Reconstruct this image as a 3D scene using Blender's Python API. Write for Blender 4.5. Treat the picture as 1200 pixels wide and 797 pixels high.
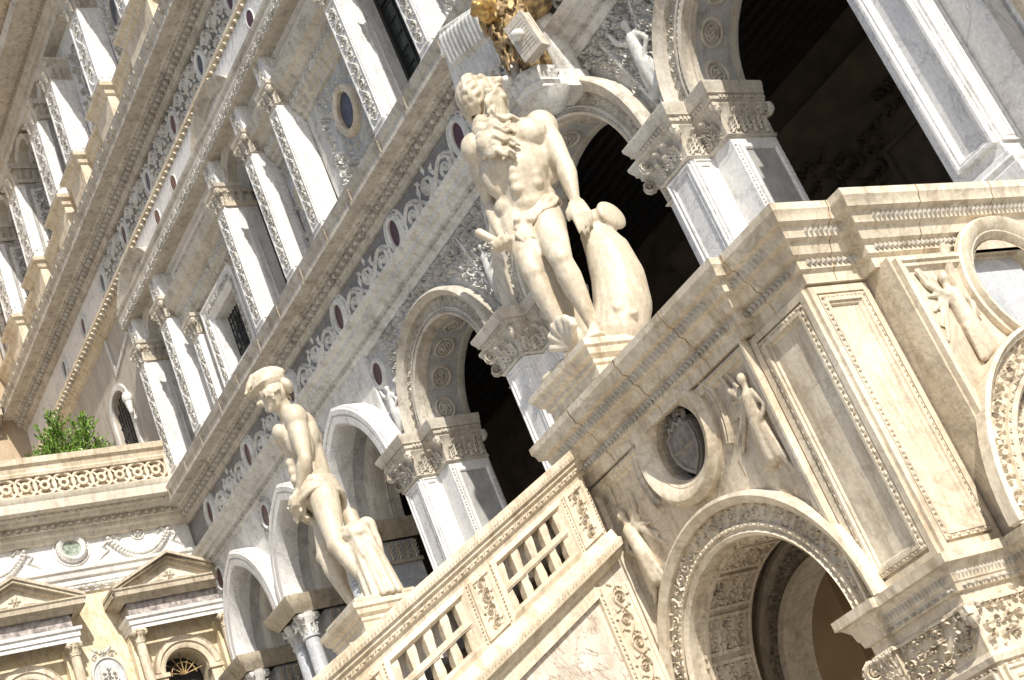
import bpy, bmesh, math, random
from math import sin, cos, pi, sqrt, radians as R, atan2
from mathutils import Vector, Matrix
from mathutils.geometry import tessellate_polygon
S = bpy.context.scene
for o in list(bpy.data.objects): bpy.data.objects.remove(o)
COL = S.collection
# ---------------------------------------------------------------- camera
yaw, pitch, roll, foc = -0.91468651, 0.40986183, -0.40227286, 1830.819
fw = Vector((sin(yaw)*cos(pitch), cos(yaw)*cos(pitch), sin(pitch)))
rt = fw.cross(Vector((0, 0, 1))).normalized(); up = rt.cross(fw)
r2 = cos(roll)*rt + sin(roll)*up; u2 = -sin(roll)*rt + cos(roll)*up
cd = bpy.data.cameras.new('camera'); cam = bpy.data.objects.new('camera', cd); COL.objects.link(cam)
cam.matrix_world = Matrix(((r2.x, u2.x, -fw.x, 0), (r2.y, u2.y, -fw.y, 0), (r2.z, u2.z, -fw.z, 0), (0, 0, 0, 1)))
cd.sensor_width = 36; cd.lens = foc/1200*36; cd.clip_start = 0.1; cd.clip_end = 2000
S.camera = cam
# ---------------------------------------------------------------- light
SUN_EL, SUN_W = R(40), R(14)        # elevation, swing from south (+X) towards west (-Y)
sd = Vector((cos(SUN_EL)*cos(SUN_W), -cos(SUN_EL)*sin(SUN_W), sin(SUN_EL)))
w = bpy.data.worlds.new('World'); S.world = w; w.use_nodes = True
nt = w.node_tree; bg = nt.nodes['Background']; sky = nt.nodes.new('ShaderNodeTexSky')
sky.sky_type = 'NISHITA'; sky.sun_disc = False; sky.sun_elevation = SUN_EL
sky.sun_rotation = atan2(sd.x, sd.y); sky.dust_density = 1.5
nt.links.new(sky.outputs[0], bg.inputs[0]); bg.inputs[1].default_value = 0.1
sl = bpy.data.lights.new('sun', 'SUN'); sl.energy = 4.3; sl.angle = R(0.5); sl.color = (1, 0.95, 0.86)
so = bpy.data.objects.new('sun', sl); COL.objects.link(so); so.rotation_euler = sd.to_track_quat('Z', 'Y').to_euler()
S.view_settings.view_transform = 'Standard'; S.view_settings.look = 'None'
S.view_settings.exposure = 0.46; S.view_settings.gamma = 1
S.render.resolution_x = 1024; S.render.resolution_y = 680
# ---------------------------------------------------------------- materials
def nn(t, k, **kw):
    n = t.nodes.new(k)
    for a, b in kw.items():
        if a in n.inputs: n.inputs[a].default_value = b
        else: setattr(n, a, b)
    return n
def stone(name, c1, c2, stain, amt=0.5, rough=0.55, bump=0.25, vein=0.0, carve=0.0, vcol=(0.25, 0.2, 0.15, 1), scale=1.0, soot=0.0):
    m = bpy.data.materials.new(name); m.use_nodes = True; t = m.node_tree; L = t.links.new
    b = t.nodes['Principled BSDF']; b.inputs['Roughness'].default_value = rough
    g = nn(t, 'ShaderNodeNewGeometry')
    n1 = nn(t, 'ShaderNodeTexNoise', Scale=1.3*scale, Detail=8.0, Roughness=0.62); L(g.outputs['Position'], n1.inputs['Vector'])
    rp = nn(t, 'ShaderNodeValToRGB'); L(n1.outputs['Fac'], rp.inputs[0])
    rp.color_ramp.elements[0].position = 0.3; rp.color_ramp.elements[0].color = (*c1, 1)
    rp.color_ramp.elements[1].position = 0.7; rp.color_ramp.elements[1].color = (*c2, 1)
    # weather stains: vertical streaks + blotches
    mp = nn(t, 'ShaderNodeMapping'); mp.inputs['Scale'].default_value = (5, 5, 0.9); L(g.outputs['Position'], mp.inputs['Vector'])
    n2 = nn(t, 'ShaderNodeTexNoise', Scale=1.5*scale, Detail=7.0, Roughness=0.7); L(mp.outputs[0], n2.inputs['Vector'])
    mr = nn(t, 'ShaderNodeMapRange'); L(n2.outputs['Fac'], mr.inputs['Value'])
    mr.inputs['From Min'].default_value = 0.48; mr.inputs['From Max'].default_value = 0.72; mr.inputs['To Max'].default_value = amt
    mx = nn(t, 'ShaderNodeMixRGB'); L(mr.outputs[0], mx.inputs[0]); L(rp.outputs[0], mx.inputs[1]); mx.inputs[2].default_value = (*stain, 1)
    last = mx.outputs[0]
    n3 = nn(t, 'ShaderNodeTexNoise', Scale=26.0*scale, Detail=6.0, Roughness=0.7); L(g.outputs['Position'], n3.inputs['Vector'])
    mf = nn(t, 'ShaderNodeMapRange'); L(n3.outputs['Fac'], mf.inputs['Value'])
    mf.inputs['From Min'].default_value = 0.3; mf.inputs['From Max'].default_value = 0.7
    mf.inputs['To Min'].default_value = 0.78; mf.inputs['To Max'].default_value = 1.1
    mm = nn(t, 'ShaderNodeMixRGB', blend_type='MULTIPLY'); mm.inputs[0].default_value = 1
    L(last, mm.inputs[1]); L(mf.outputs[0], mm.inputs[2]); last = mm.outputs[0]
    h = n3.outputs['Fac']
    if vein:
        n4 = nn(t, 'ShaderNodeTexNoise', Scale=0.9*scale, Detail=5.0, Roughness=0.6, Distortion=1.6); L(g.outputs['Position'], n4.inputs['Vector'])
        s = nn(t, 'ShaderNodeMath', operation='SUBTRACT'); L(n4.outputs['Fac'], s.inputs[0]); s.inputs[1].default_value = 0.5
        a = nn(t, 'ShaderNodeMath', operation='ABSOLUTE'); L(s.outputs[0], a.inputs[0])
        v = nn(t, 'ShaderNodeMapRange'); L(a.outputs[0], v.inputs['Value']); v.inputs['From Max'].default_value = 0.022
        v.inputs['To Min'].default_value = vein; v.inputs['To Max'].default_value = 0
        x = nn(t, 'ShaderNodeMixRGB'); L(v.outputs[0], x.inputs[0]); L(last, x.inputs[1]); x.inputs[2].default_value = vcol; last = x.outputs[0]
    if soot:   # dark crust patches of old Istrian stone
        n5 = nn(t, 'ShaderNodeTexNoise', Scale=3.1, Detail=9.0, Roughness=0.75); L(g.outputs['Position'], n5.inputs['Vector'])
        v = nn(t, 'ShaderNodeMapRange'); L(n5.outputs['Fac'], v.inputs['Value']); v.inputs['From Min'].default_value = 0.52; v.inputs['From Max'].default_value = 0.66; v.inputs['To Max'].default_value = soot
        x = nn(t, 'ShaderNodeMixRGB'); L(v.outputs[0], x.inputs[0]); L(last, x.inputs[1]); x.inputs[2].default_value = (0.09, 0.075, 0.06, 1); last = x.outputs[0]
    if carve:  # small-scale carved relief
        vo = nn(t, 'ShaderNodeTexVoronoi', Scale=24.0); nd = nn(t, 'ShaderNodeTexNoise', Scale=9.0, Detail=2.0)
        L(g.outputs['Position'], nd.inputs['Vector'])
        ad = nn(t, 'ShaderNodeVectorMath', operation='MULTIPLY_ADD'); L(nd.outputs['Color'], ad.inputs[0]); ad.inputs[1].default_value = (.16, .16, .16); L(g.outputs['Position'], ad.inputs[2])
        L(ad.outputs[0], vo.inputs['Vector'])
        c = nn(t, 'ShaderNodeMapRange'); L(vo.outputs['Distance'], c.inputs['Value']); c.inputs['From Min'].default_value = 0.45; c.inputs['From Max'].default_value = 0.85
        c.inputs['To Max'].default_value = 0.55
        x = nn(t, 'ShaderNodeMixRGB'); L(c.outputs[0], x.inputs[0]); L(last, x.inputs[1]); x.inputs[2].default_value = (0.13, 0.105, 0.08, 1); last = x.outputs[0]
        bp2 = nn(t, 'ShaderNodeBump', Strength=carve, Distance=0.02, invert=True); L(vo.outputs['Distance'], bp2.inputs['Height'])
    bp = nn(t, 'ShaderNodeBump', Strength=bump, Distance=0.012); L(h, bp.inputs['Height'])
    if carve: L(bp2.outputs[0], bp.inputs['Normal'])
    L(bp.outputs[0], b.inputs['Normal']); L(last, b.inputs['Base Color'])
    return m
def plain(name, c, rough=0.5, metal=0.0, c2=None, sc=8.0, bump=0.0):
    m = bpy.data.materials.new(name); m.use_nodes = True; t = m.node_tree; b = t.nodes['Principled BSDF']
    b.inputs['Roughness'].default_value = rough; b.inputs['Metallic'].default_value = metal
    n = nn(t, 'ShaderNodeTexNoise', Scale=sc, Detail=5.0); rp = nn(t, 'ShaderNodeValToRGB')
    g = nn(t, 'ShaderNodeNewGeometry'); t.links.new(g.outputs['Position'], n.inputs['Vector'])
    t.links.new(n.outputs['Fac'], rp.inputs[0]); rp.color_ramp.elements[0].position = .35; rp.color_ramp.elements[1].position = .65
    rp.color_ramp.elements[0].color = (*c, 1); rp.color_ramp.elements[1].color = (*(c2 or tuple(x*1.35 for x in c)), 1)
    t.links.new(rp.outputs[0], b.inputs['Base Color'])
    if bump:
        bp = nn(t, 'ShaderNodeBump', Strength=bump, Distance=0.01); t.links.new(n.outputs['Fac'], bp.inputs['Height']); t.links.new(bp.outputs[0], b.inputs['Normal'])
    return m
M = {}
M['cream'] = stone('cream_marble', (.58, .48, .345), (.81, .725, .58), (.33, .24, .14), .75, vein=.28, vcol=(.2, .14, .09, 1), soot=.25)
M['creamcarve'] = stone('carved_cream_marble', (.52, .43, .31), (.76, .67, .53), (.3, .22, .13), .7, vein=.35, bump=.5, soot=.45)
M['pale'] = stone('pale_archivolt_stone', (.48, .43, .355), (.69, .64, .55), (.28, .22, .15), .7, soot=.45, bump=.4)
M['wing'] = stone('wing_stone', (.56, .50, .40), (.74, .68, .57), (.3, .24, .16), .7, soot=.3, bump=.3)
M['hollow'] = stone('shade_dark_relief_ground', (.14, .12, .10), (.30, .27, .23), (.08, .065, .05), .5, bump=.6, soot=.5)  # crevice shade between the carvings put into this ground colour
M['cornice'] = stone('weathered_cornice_stone', (.46, .39, .29), (.62, .54, .42), (.25, .18, .10), .85, vein=.3, soot=.45, bump=.4)
M['white'] = stone('white_marble', (.70, .68, .66), (.82, .80, .77), (.46, .42, .37), .4, rough=.4, vein=.5, vcol=(.36, .36, .38, 1), soot=.1)
M['carve'] = stone('carved_white_stone', (.52, .50, .46), (.74, .71, .65), (.30, .26, .21), .6, carve=.5, soot=.45)
M['relief'] = stone('relief_stone', (.60, .585, .55), (.80, .785, .745), (.34, .29, .23), .65, bump=.35, soot=.4)
M['ground'] = stone('shade_grey_relief_ground', (.15, .15, .155), (.30, .295, .29), (.12, .10, .08), .5, bump=.5, soot=.4, carve=.3)  # dark gaps behind the scrolls: shade put into the stone colour
M['tan'] = stone('tan_istrian_stone', (.46, .42, .355), (.66, .615, .54), (.22, .165, .11), .75, soot=.5, vein=.2, bump=.35)
M['grey'] = stone('grey_marble', (.42, .43, .45), (.60, .61, .63), (.3, .3, .31), .4, rough=.35, vein=.5, vcol=(.8, .8, .8, 1), scale=1.5)
M['speckle'] = stone('speckled_grey_marble', (.30, .29, .28), (.5, .49, .47), (.22, .2, .18), .5, scale=3)
M['plaster'] = stone('old_plaster', (.44, .39, .33), (.54, .49, .42), (.27, .23, .2), .6, rough=.85, soot=.2)
M['ochre'] = stone('ochre_plaster', (.42, .32, .22), (.55, .44, .31), (.3, .2, .1), .5, rough=.85)
M['statue'] = stone('statue_marble', (.54, .46, .34), (.70, .625, .50), (.32, .24, .15), .65, rough=.5, bump=.3, soot=.12)
M['yellow'] = stone('yellow_marble', (.62, .50, .30), (.84, .76, .60), (.55, .40, .2), .6, rough=.4, vein=.6, vcol=(.35, .24, .12, 1), scale=1.6)
M['breccia'] = stone('breccia_marble', (.50, .43, .35), (.78, .72, .64), (.40, .31, .22), .6, rough=.35, vein=.9, vcol=(.26, .19, .13, 1), scale=3.6)
M['porphyry'] = plain('porphyry', (.06, .022, .028), .3, 0, (.12, .05, .055), 90)
M['green'] = plain('green_marble', (.14, .18, .14), .3, 0, (.42, .46, .40), 14)
M['slate'] = plain('blue_grey_marble', (.05, .052, .07), .3, 0, (.10, .105, .13), 6)
M['purple'] = plain('purple_frieze_marble', (.18, .16, .155), .4, 0, (.52, .46, .43), 9)
M['glass'] = plain('leaded_glass', (.02, .027, .026), .15, 0, (.06, .075, .07), 5)
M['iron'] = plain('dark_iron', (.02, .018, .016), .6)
M['dark'] = plain('shade_black_interior', (.006, .005, .004), .8, 0, (.011, .008, .006), 3)  # near-black: interior shade put into the colour of ceiling, floor and oculus back
M['darkwall'] = plain('shade_brown_interior_wall', (.03, .021, .012), .9, 0, (.06, .042, .026), 3)  # deep shade of the loggia put into the wall colour
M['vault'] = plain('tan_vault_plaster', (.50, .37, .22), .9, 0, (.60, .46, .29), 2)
M['gold'] = plain('worn_gilding', (.68, .44, .14), .42, .6, (.30, .19, .08), 18)
M['bronze'] = plain('dark_mane_stone', (.13, .085, .045), .55, .3, (.52, .36, .17), 12, .4)
M['leaf'] = plain('laurel_leaf', (.08, .17, .02), .4, 0, (.2, .34, .05), 9)
M['twig'] = plain('bark', (.09, .06, .04), .8)
M['terra'] = plain('terracotta', (.35, .15, .08), .8)
M['paving'] = stone('courtyard_paving', (.27, .26, .245), (.38, .365, .34), (.2, .19, .18), .4, rough=.7)
M['bay'] = stone('shade_grey_bay_stone', (.38, .375, .365), (.60, .59, .57), (.2, .18, .15), .6, soot=.5, bump=.5)  # greyed wall: shadow around the carved flowers put into its base colour
M['shield'] = stone('grey_shield_stone', (.24, .21, .18), (.42, .38, .33), (.1, .08, .06), .6, soot=.5, bump=.5)
# ---------------------------------------------------------------- geometry kit
class Fr:
    def __init__(s, o, U, V, W): s.o, s.U, s.V, s.W = map(Vector, (o, U, V, W))
    def p(s, u, v, w=0.0): return s.o + s.U*u + s.V*v + s.W*w
    def sub(s, u, v, ang=0.0, w=0.0):
        c, q = cos(ang), sin(ang); return Fr(s.p(u, v, w), s.U*c + s.V*q, -s.U*q + s.V*c, s.W)
def FW(Y): return Fr((0, Y, 0), (1, 0, 0), (0, 0, 1), (0, -1, 0))
def FS(X): return Fr((X, 0, 0), (0, 1, 0), (0, 0, 1), (1, 0, 0))
class MB:
    def __init__(s): s.v = []; s.f = []
    def add(s, vs, fs):
        b = len(s.v); s.v.extend(vs); s.f.extend([tuple(i+b for i in f) for f in fs])
    def box(s, fr, u0, u1, v0, v1, w0, w1):
        s.add([fr.p(u, v, x) for x in (w0, w1) for v in (v0, v1) for u in (u0, u1)],
              [(0, 1, 3, 2), (4, 5, 7, 6), (0, 1, 5, 4), (2, 3, 7, 6), (0, 2, 6, 4), (1, 3, 7, 5)])
    def bbox(s, x0, x1, y0, y1, z0, z1): s.box(Fr((0, 0, 0), (1, 0, 0), (0, 1, 0), (0, 0, 1)), x0, x1, y0, y1, z0, z1)
    def plate(s, fr, outer, holes, w0, w1, back=False):
        loops = [outer]+list(holes); fl = [q for l in loops for q in l]
        tr = tessellate_polygon([[Vector((a, b, 0)) for a, b in l] for l in loops])
        s.add([fr.p(a, b, w1) for a, b in fl], [tuple(t) for t in tr])
        if back: s.add([fr.p(a, b, w0) for a, b in fl], [tuple(t) for t in tr])
        for l in loops:
            n = len(l); s.add([fr.p(a, b, x) for x in (w0, w1) for a, b in l], [(i, (i+1) % n, (i+1) % n+n, i+n) for i in range(n)])
    def sweep(s, fr, path, prof, closed=False):
        """profile (d, w): d outwards to the right of the path inside the frame plane, w out of the plane"""
        n = len(path); k = len(prof); P = [Vector(q) for q in path]; rows = []
        for i in range(n):
            a = P[i-1] if (i or closed) else None; c = P[(i+1) % n] if (i < n-1 or closed) else None
            N = []
            for d in ((P[i]-a) if a is not None else None, (c-P[i]) if c is not None else None):
                if d is not None and d.length > 1e-9: d = d.normalized(); N.append(Vector((d.y, -d.x)))
            nv = N[0] if len(N) == 1 else (N[0]+N[1])/max(0.15, 1+N[0].dot(N[1]))
            rows.append([fr.p(P[i].x+nv.x*d, P[i].y+nv.y*d, ww) for d, ww in prof])
        vs = [q for r in rows for q in r]; fs = []
        for i in range(n if closed else n-1):
            j = (i+1) % n
            for m in range(k-1): fs.append((i*k+m, j*k+m, j*k+m+1, i*k+m+1))
        s.add(vs, fs)
        if not closed:
            s.add(rows[0], [tuple(range(k))]); s.add(rows[-1], [tuple(range(k))])
    def plan(s, path, prof, closed=False):
        """horizontal moulding: path in plan (x, y); profile (out, z); outwards is right of the path"""
        s.sweep(Fr((0, 0, 0), (1, 0, 0), (0, 1, 0), (0, 0, 1)), path, prof, closed)
    def ridge(s, fr, pts, rad, h, w0=0.0):
        n = len(pts); vs = []
        for i in range(n):
            a = pts[max(0, i-1)]; b = pts[min(n-1, i+1)]; dx, dy = b[0]-a[0], b[1]-a[1]; l = sqrt(dx*dx+dy*dy) or 1
            nx, ny = -dy/l, dx/l; r = rad[i] if isinstance(rad, (list, tuple)) else rad; hh = h*(min(1, r/max(1e-6, max(rad))) if isinstance(rad, (list, tuple)) else 1)
            vs += [fr.p(pts[i][0]+nx*r, pts[i][1]+ny*r, w0), fr.p(pts[i][0], pts[i][1], w0+hh), fr.p(pts[i][0]-nx*r, pts[i][1]-ny*r, w0)]
        s.add(vs, [q for i in range(n-1) for q in ((3*i, 3*i+1, 3*i+4, 3*i+3), (3*i+1, 3*i+2, 3*i+5, 3*i+4))])
    def spiral(s, fr, u, v, r, a0, ch, h, w0=0.0, turns=1.3, n=12, thick=.22):
        pts = []; rad = []
        for i in range(n+1):
            t = i/n; a = a0+ch*t*turns*2*pi; rr = r*(1-.82*t); pts.append((u+rr*cos(a), v+rr*sin(a))); rad.append(r*thick*(1-.45*t))
        s.ridge(fr, pts, rad, h, w0)
        s.dome(fr, u, v, r*.24, r*.24, h*1.2, w0, 6, 2)
    def leafr(s, fr, u, v, ang, L, wd, h, w0=0.0):
        f = fr.sub(u, v, ang, w0)
        s.add([f.p(0, 0, 0), f.p(L*.45, wd, 0), f.p(L, 0, h*.3), f.p(L*.45, -wd, 0), f.p(L*.45, 0, h)], [(0, 4, 1), (1, 4, 2), (2, 4, 3), (3, 4, 0)])
    def dome(s, fr, u, v, ru, rv, h, w0=0.0, n=8, k=3):
        vs = [fr.p(u, v, w0+h)]
        for j in range(1, k+1):
            t = j/k*pi/2
            for i in range(n): a = 2*pi*i/n; vs.append(fr.p(u+ru*sin(t)*cos(a), v+rv*sin(t)*sin(a), w0+h*cos(t)))
        fs = [(0, 1+i, 1+(i+1) % n) for i in range(n)]
        for j in range(k-1): fs += [(1+j*n+i, 1+(j+1)*n+i, 1+(j+1)*n+(i+1) % n, 1+j*n+(i+1) % n) for i in range(n)]
        s.add(vs, fs)
    def rosette(s, fr, u, v, r, h, w0=0.0, n=6):
        for i in range(n): s.leafr(fr, u, v, 2*pi*i/n, r, r*.3, h, w0)
        s.dome(fr, u, v, r*.3, r*.3, h*1.3, w0, 6, 2)
    def disc(s, fr, u, v, ru, rv, w0, n=28):
        s.add([fr.p(u+ru*cos(2*pi*i/n), v+rv*sin(2*pi*i/n), w0) for i in range(n)], [tuple(range(n))])
    def ring(s, fr, u, v, r, prof, n=36, a0=0, a1=2*pi, rv=None):
        full = abs(a1-a0-2*pi) < 1e-6; m = n if full else n+1; q = (rv or r)/r
        s.sweep(fr, [(u+r*cos(a0+(a1-a0)*i/n), v+q*r*sin(a0+(a1-a0)*i/n)) for i in range(m)], prof, full)
    def lathe(s, c, prof, n=18):
        c = Vector(c); vs = [c+Vector((r*cos(2*pi*i/n), r*sin(2*pi*i/n), z)) for r, z in prof for i in range(n)]
        s.add(vs, [(j*n+i, j*n+(i+1) % n, (j+1)*n+(i+1) % n, (j+1)*n+i) for j in range(len(prof)-1) for i in range(n)])
        s.add([vs[i] for i in range(n)], [tuple(range(n))]); s.add([vs[-n+i] for i in range(n)], [tuple(range(n))])
    def tube(s, pts, rad, n=8):
        P = [Vector(q) for q in pts]; rows = []
        for i, q in enumerate(P):
            d = (P[min(i+1, len(P)-1)]-P[max(i-1, 0)]).normalized(); a = d.cross(Vector((.31, .17, .93))).normalized(); b = d.cross(a)
            r = rad[i] if isinstance(rad, (list, tuple)) else rad
            rows.append([q+a*r*cos(2*pi*j/n)+b*r*sin(2*pi*j/n) for j in range(n)])
        s.add([q for r in rows for q in r], [(i*n+j, i*n+(j+1) % n, (i+1)*n+(j+1) % n, (i+1)*n+j) for i in range(len(P)-1) for j in range(n)])
        s.add(rows[0], [tuple(range(n))]); s.add(rows[-1], [tuple(range(n))])
    def caps(s, a, b, ra, rb, n=14):     # tapered capsule
        a, b = Vector(a), Vector(b); d = b-a; L = d.length; d = d.normalized() if L > 1e-6 else Vector((0, 0, 1)); x = d.cross(Vector((.3, .9, .1))).normalized(); y = d.cross(x); rows = []
        for c, r, t0, t1 in ((a, ra, -pi/2, 0), (b, rb, 0, pi/2)):
            for i in range(6):
                t = t0+(t1-t0)*i/5; rows.append([c+d*r*sin(t)+(x*cos(2*pi*j/n)+y*sin(2*pi*j/n))*max(1e-4, r*cos(t)) for j in range(n)])
        s.add([q for r in rows for q in r], [(i*n+j, i*n+(j+1) % n, (i+1)*n+(j+1) % n, (i+1)*n+j) for i in range(len(rows)-1) for j in range(n)])
    def ell(s, c, r, fx=(1, 0, 0), fz=(0, 0, 1), n=16, k=10):
        c = Vector(c); X = Vector(fx).normalized(); Z = Vector(fz); Z = (Z-X*Z.dot(X)).normalized(); Y = Z.cross(X); rows = []
        for i in range(k+1):
            t = -pi/2+pi*i/k; rows.append([c+Z*r[2]*sin(t)+max(1e-3, cos(t))*(X*r[0]*cos(2*pi*j/n)+Y*r[1]*sin(2*pi*j/n)) for j in range(n)])
        s.add([q for rr in rows for q in rr], [(i*n+j, i*n+(j+1) % n, (i+1)*n+(j+1) % n, (i+1)*n+j) for i in range(k) for j in range(n)])
    def curls(s, fr, inside, u0, u1, v0, v1, c, h, w0=0.0, seed=1, th=.2, nl=2):
        rg = random.Random(seed); nu = max(1, round((u1-u0)/c)); nv = max(1, round((v1-v0)/c)); cu = (u1-u0)/nu; cv = (v1-v0)/nv
        for i in range(nu):
            for j in range(nv):
                u = u0+(i+.5+rg.uniform(-.16, .16))*cu; v = v0+(j+.5+rg.uniform(-.16, .16))*cv
                if inside and not inside(u, v): continue
                a = rg.uniform(0, 6.28); ch = rg.choice((-1, 1)); r = c*rg.uniform(.34, .46)
                if rg.random() < .16: s.rosette(fr, u, v, r*1.15, h, w0)
                else:
                    s.spiral(fr, u, v, r, a, ch, h*rg.uniform(.7, 1.1), w0, 1.15, 9, th)
                    for q in range(nl): s.leafr(fr, u+r*cos(a+q*2.4), v+r*sin(a+q*2.4), a+q*2.4+rg.uniform(-.6, 1.2), c*.42, c*.11, h*.8, w0)
    def scroll(s, fr, L, half, h, w0=0.0, per=None, seed=0, fine=True):
        """running scroll along +u of frame from 0 to L, centred on v=0"""
        rg = random.Random(seed); per = per or half*1.9; n = max(2, round(L/per)); per = L/n; pts = []
        for i in range(n*6+1): t = i/6; pts.append((t*per, half*.55*sin(t*pi)))
        s.ridge(fr, pts, half*.09, h*.8, w0)
        for i in range(n):
            sg = 1 if i % 2 == 0 else -1; u = (i+.5)*per
            s.spiral(fr, u, -sg*half*.12, half*.58, pi/2*sg, -sg, h, w0, 1.5, 16 if fine else 10, .17)
            if i % 3 == 1: s.rosette(fr, u, -sg*half*.12, half*.3, h*1.2, w0, 5)
            for a in (-2.4, -1.4, -.5, .5): s.leafr(fr, u+per*.35*cos(a), sg*(-half*.35+half*.35*sin(a)), sg*a, half*.5, half*.13, h*.8, w0)
            s.leafr(fr, u+per*.5, sg*half*.05, sg*1.2, half*.75, half*.13, h*.8, w0); s.leafr(fr, u+per*.5, -sg*half*.1, -sg*1.9, half*.6, half*.12, h*.8, w0)
def eggs(mb, fr, L, step, r, h):         # egg-and-dart row along +u
    n = max(1, round(L/step)); st = L/n
    for i in range(n):
        u = (i+.5)*st; mb.dome(fr, u, 0, st*.27, r, h, 0, 7, 3)
        mb.ridge(fr, [(u-st*.40, r*1.15), (u-st*.38, -.2*r), (u-st*.2, -r*1.1), (u, -r*1.3), (u+st*.2, -r*1.1), (u+st*.38, -.2*r), (u+st*.40, r*1.15)], st*.06, h*.8)
        mb.leafr(fr, i*st, -r*1.2, pi/2, r*2.1, st*.07, h)
def beads(mb, fr, L, step, r, h):        # bead-and-reel
    n = max(1, round(L/step)); st = L/n
    for i in range(n):
        u = (i+.5)*st; mb.dome(fr, u, 0, st*.27, r, h, 0, 6, 2)
        for q in (.42, .52): mb.dome(fr, u+st*q, 0, st*.04, r, h, 0, 4, 1)
def dents(mb, fr, L, step, hgt, dep):
    n = max(1, round(L/step)); st = L/n
    for i in range(n): mb.box(fr, i*st+st*.2, i*st+st*.8, -hgt/2, hgt/2, 0, dep)
def frame_rect(mb, fr, u0, u1, v0, v1, prof): mb.sweep(fr, [(u0, v0), (u1, v0), (u1, v1), (u0, v1)], prof, True)
PANEL = [(-.055, 0), (-.055, .012), (-.035, .022), (-.02, .012), (0, .012), (.012, .03), (.03, .03), (.03, 0)]
def arc(u, v, r, a0, a1, n): return [(u+r*cos(a0+(a1-a0)*i/n), v+r*sin(a0+(a1-a0)*i/n)) for i in range(n+1)]
def pointed(u, v, r, n=10, k=.32):      # pointed arch path, right spring to left spring
    R_ = r*(1+k); c = k*r; am = math.acos(c/R_); a = [(u-c+R_*cos(am*i/n), v+R_*sin(am*i/n)) for i in range(n+1)]
    return a+[(2*u-p, q) for p, q in reversed(a[:-1])]
# ---------------------------------------------------------------- scene organisation
def thing(name, label, cat, loc=(0, 0, 0), group=None):
    o = bpy.data.objects.new(name, None); COL.objects.link(o); o.location = loc; o.empty_display_size = .2
    o['label'] = label; o['category'] = cat
    if group: o['group'] = group
    o['_'] = 1; del o['_']; return o
def root_loc(o):
    while o.parent: o = o.parent
    return Vector(o.location)
def build(mb, name, mat, parent=None, ang=40, label=None, raw=False):
    off = root_loc(parent) if parent else Vector((0, 0, 0))
    me = bpy.data.meshes.new(name); me.from_pydata([tuple(Vector(q)-off) for q in mb.v], [], mb.f)
    if not raw:
        bm = bmesh.new(); bm.from_mesh(me); bmesh.ops.remove_doubles(bm, verts=bm.verts, dist=1e-4) if len(mb.v) < 60000 else None
        bmesh.ops.recalc_face_normals(bm, faces=bm.faces); bm.to_mesh(me); bm.free()
    me.materials.append(M[mat] if isinstance(mat, str) else mat)
    if ang:
        me.shade_smooth(); me.set_sharp_from_angle(angle=R(ang))
    o = bpy.data.objects.new(name, me); COL.objects.link(o)
    if parent: o.parent = parent
    if label: o['label'] = label
    return o
def remesh(mb, voxel, sm=4, it=.5):
    me = bpy.data.meshes.new('tmp'); me.from_pydata([tuple(q) for q in mb.v], [], mb.f); o = bpy.data.objects.new('tmp', me); COL.objects.link(o)
    r = o.modifiers.new('r', 'REMESH'); r.mode = 'VOXEL'; r.voxel_size = voxel
    s = o.modifiers.new('s', 'SMOOTH'); s.iterations = sm; s.factor = it
    dg = bpy.context.evaluated_depsgraph_get(); dg.update(); e = o.evaluated_get(dg).to_mesh()
    out = MB(); out.v = [v.co.copy() for v in e.vertices]; out.f = [tuple(p.vertices) for p in e.polygons]
    bpy.data.objects.remove(o); bpy.data.meshes.remove(me); return out
# ================================================================ ground
mb = MB(); mb.add([Vector(q) for q in ((-300, -300, -1.6), (300, -300, -1.6), (300, 300, -1.6), (-300, 300, -1.6))], [(0, 1, 2, 3)])
g = build(mb, 'courtyard_paving', 'paving', None, 0); g['kind'] = 'structure'
# ================================================================ palace facade
PAL = thing('palace_facade', 'long palace facade of carved pale stone with arcades, oculi and deep cornices behind both statues', 'building', (-14, 12.1, -1.6))
XL, XR = -27.98, -5.2
F12 = FW(12.1)
ROUND = [(-17.28, 1.10, 8.75), (-13.35, 1.50, 8.75), (-9.45, 1.13, 8.75)]
POINT = [(-25.8, 1.0, 8.5), (-23.1, 1.0, 8.5), (-20.4, 1.0, 8.5)]
path = [(XL, 8.5)]
for c, r, z in POINT: path += list(reversed(pointed(c, z, r, 12, .5)))
path += [(-19.03, 8.5), (-19.03, 8.75)]
for c, r, z in ROUND: path += list(reversed(arc(c, z, r, 0, pi, 28)))
path += [(XR, 8.75), (XR, 10.9), (XL, 10.9)]
mb = MB(); mb.plate(F12, path, [], -.75, 0); build(mb, 'arcade_wall', 'bay', PAL, 30)
lp = [(XL, 8.5)]
for c, r, z in POINT: lp += list(reversed(pointed(c, z, r, 12, .5)))
lp += [(-19.4, 8.5), (-19.4, 10.62), (XL, 10.62)]
mb = MB(); mb.plate(FW(12.098), lp, [], 0, .07); build(mb, 'pointed_arcade_wall', 'relief', PAL, 30)
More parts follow.
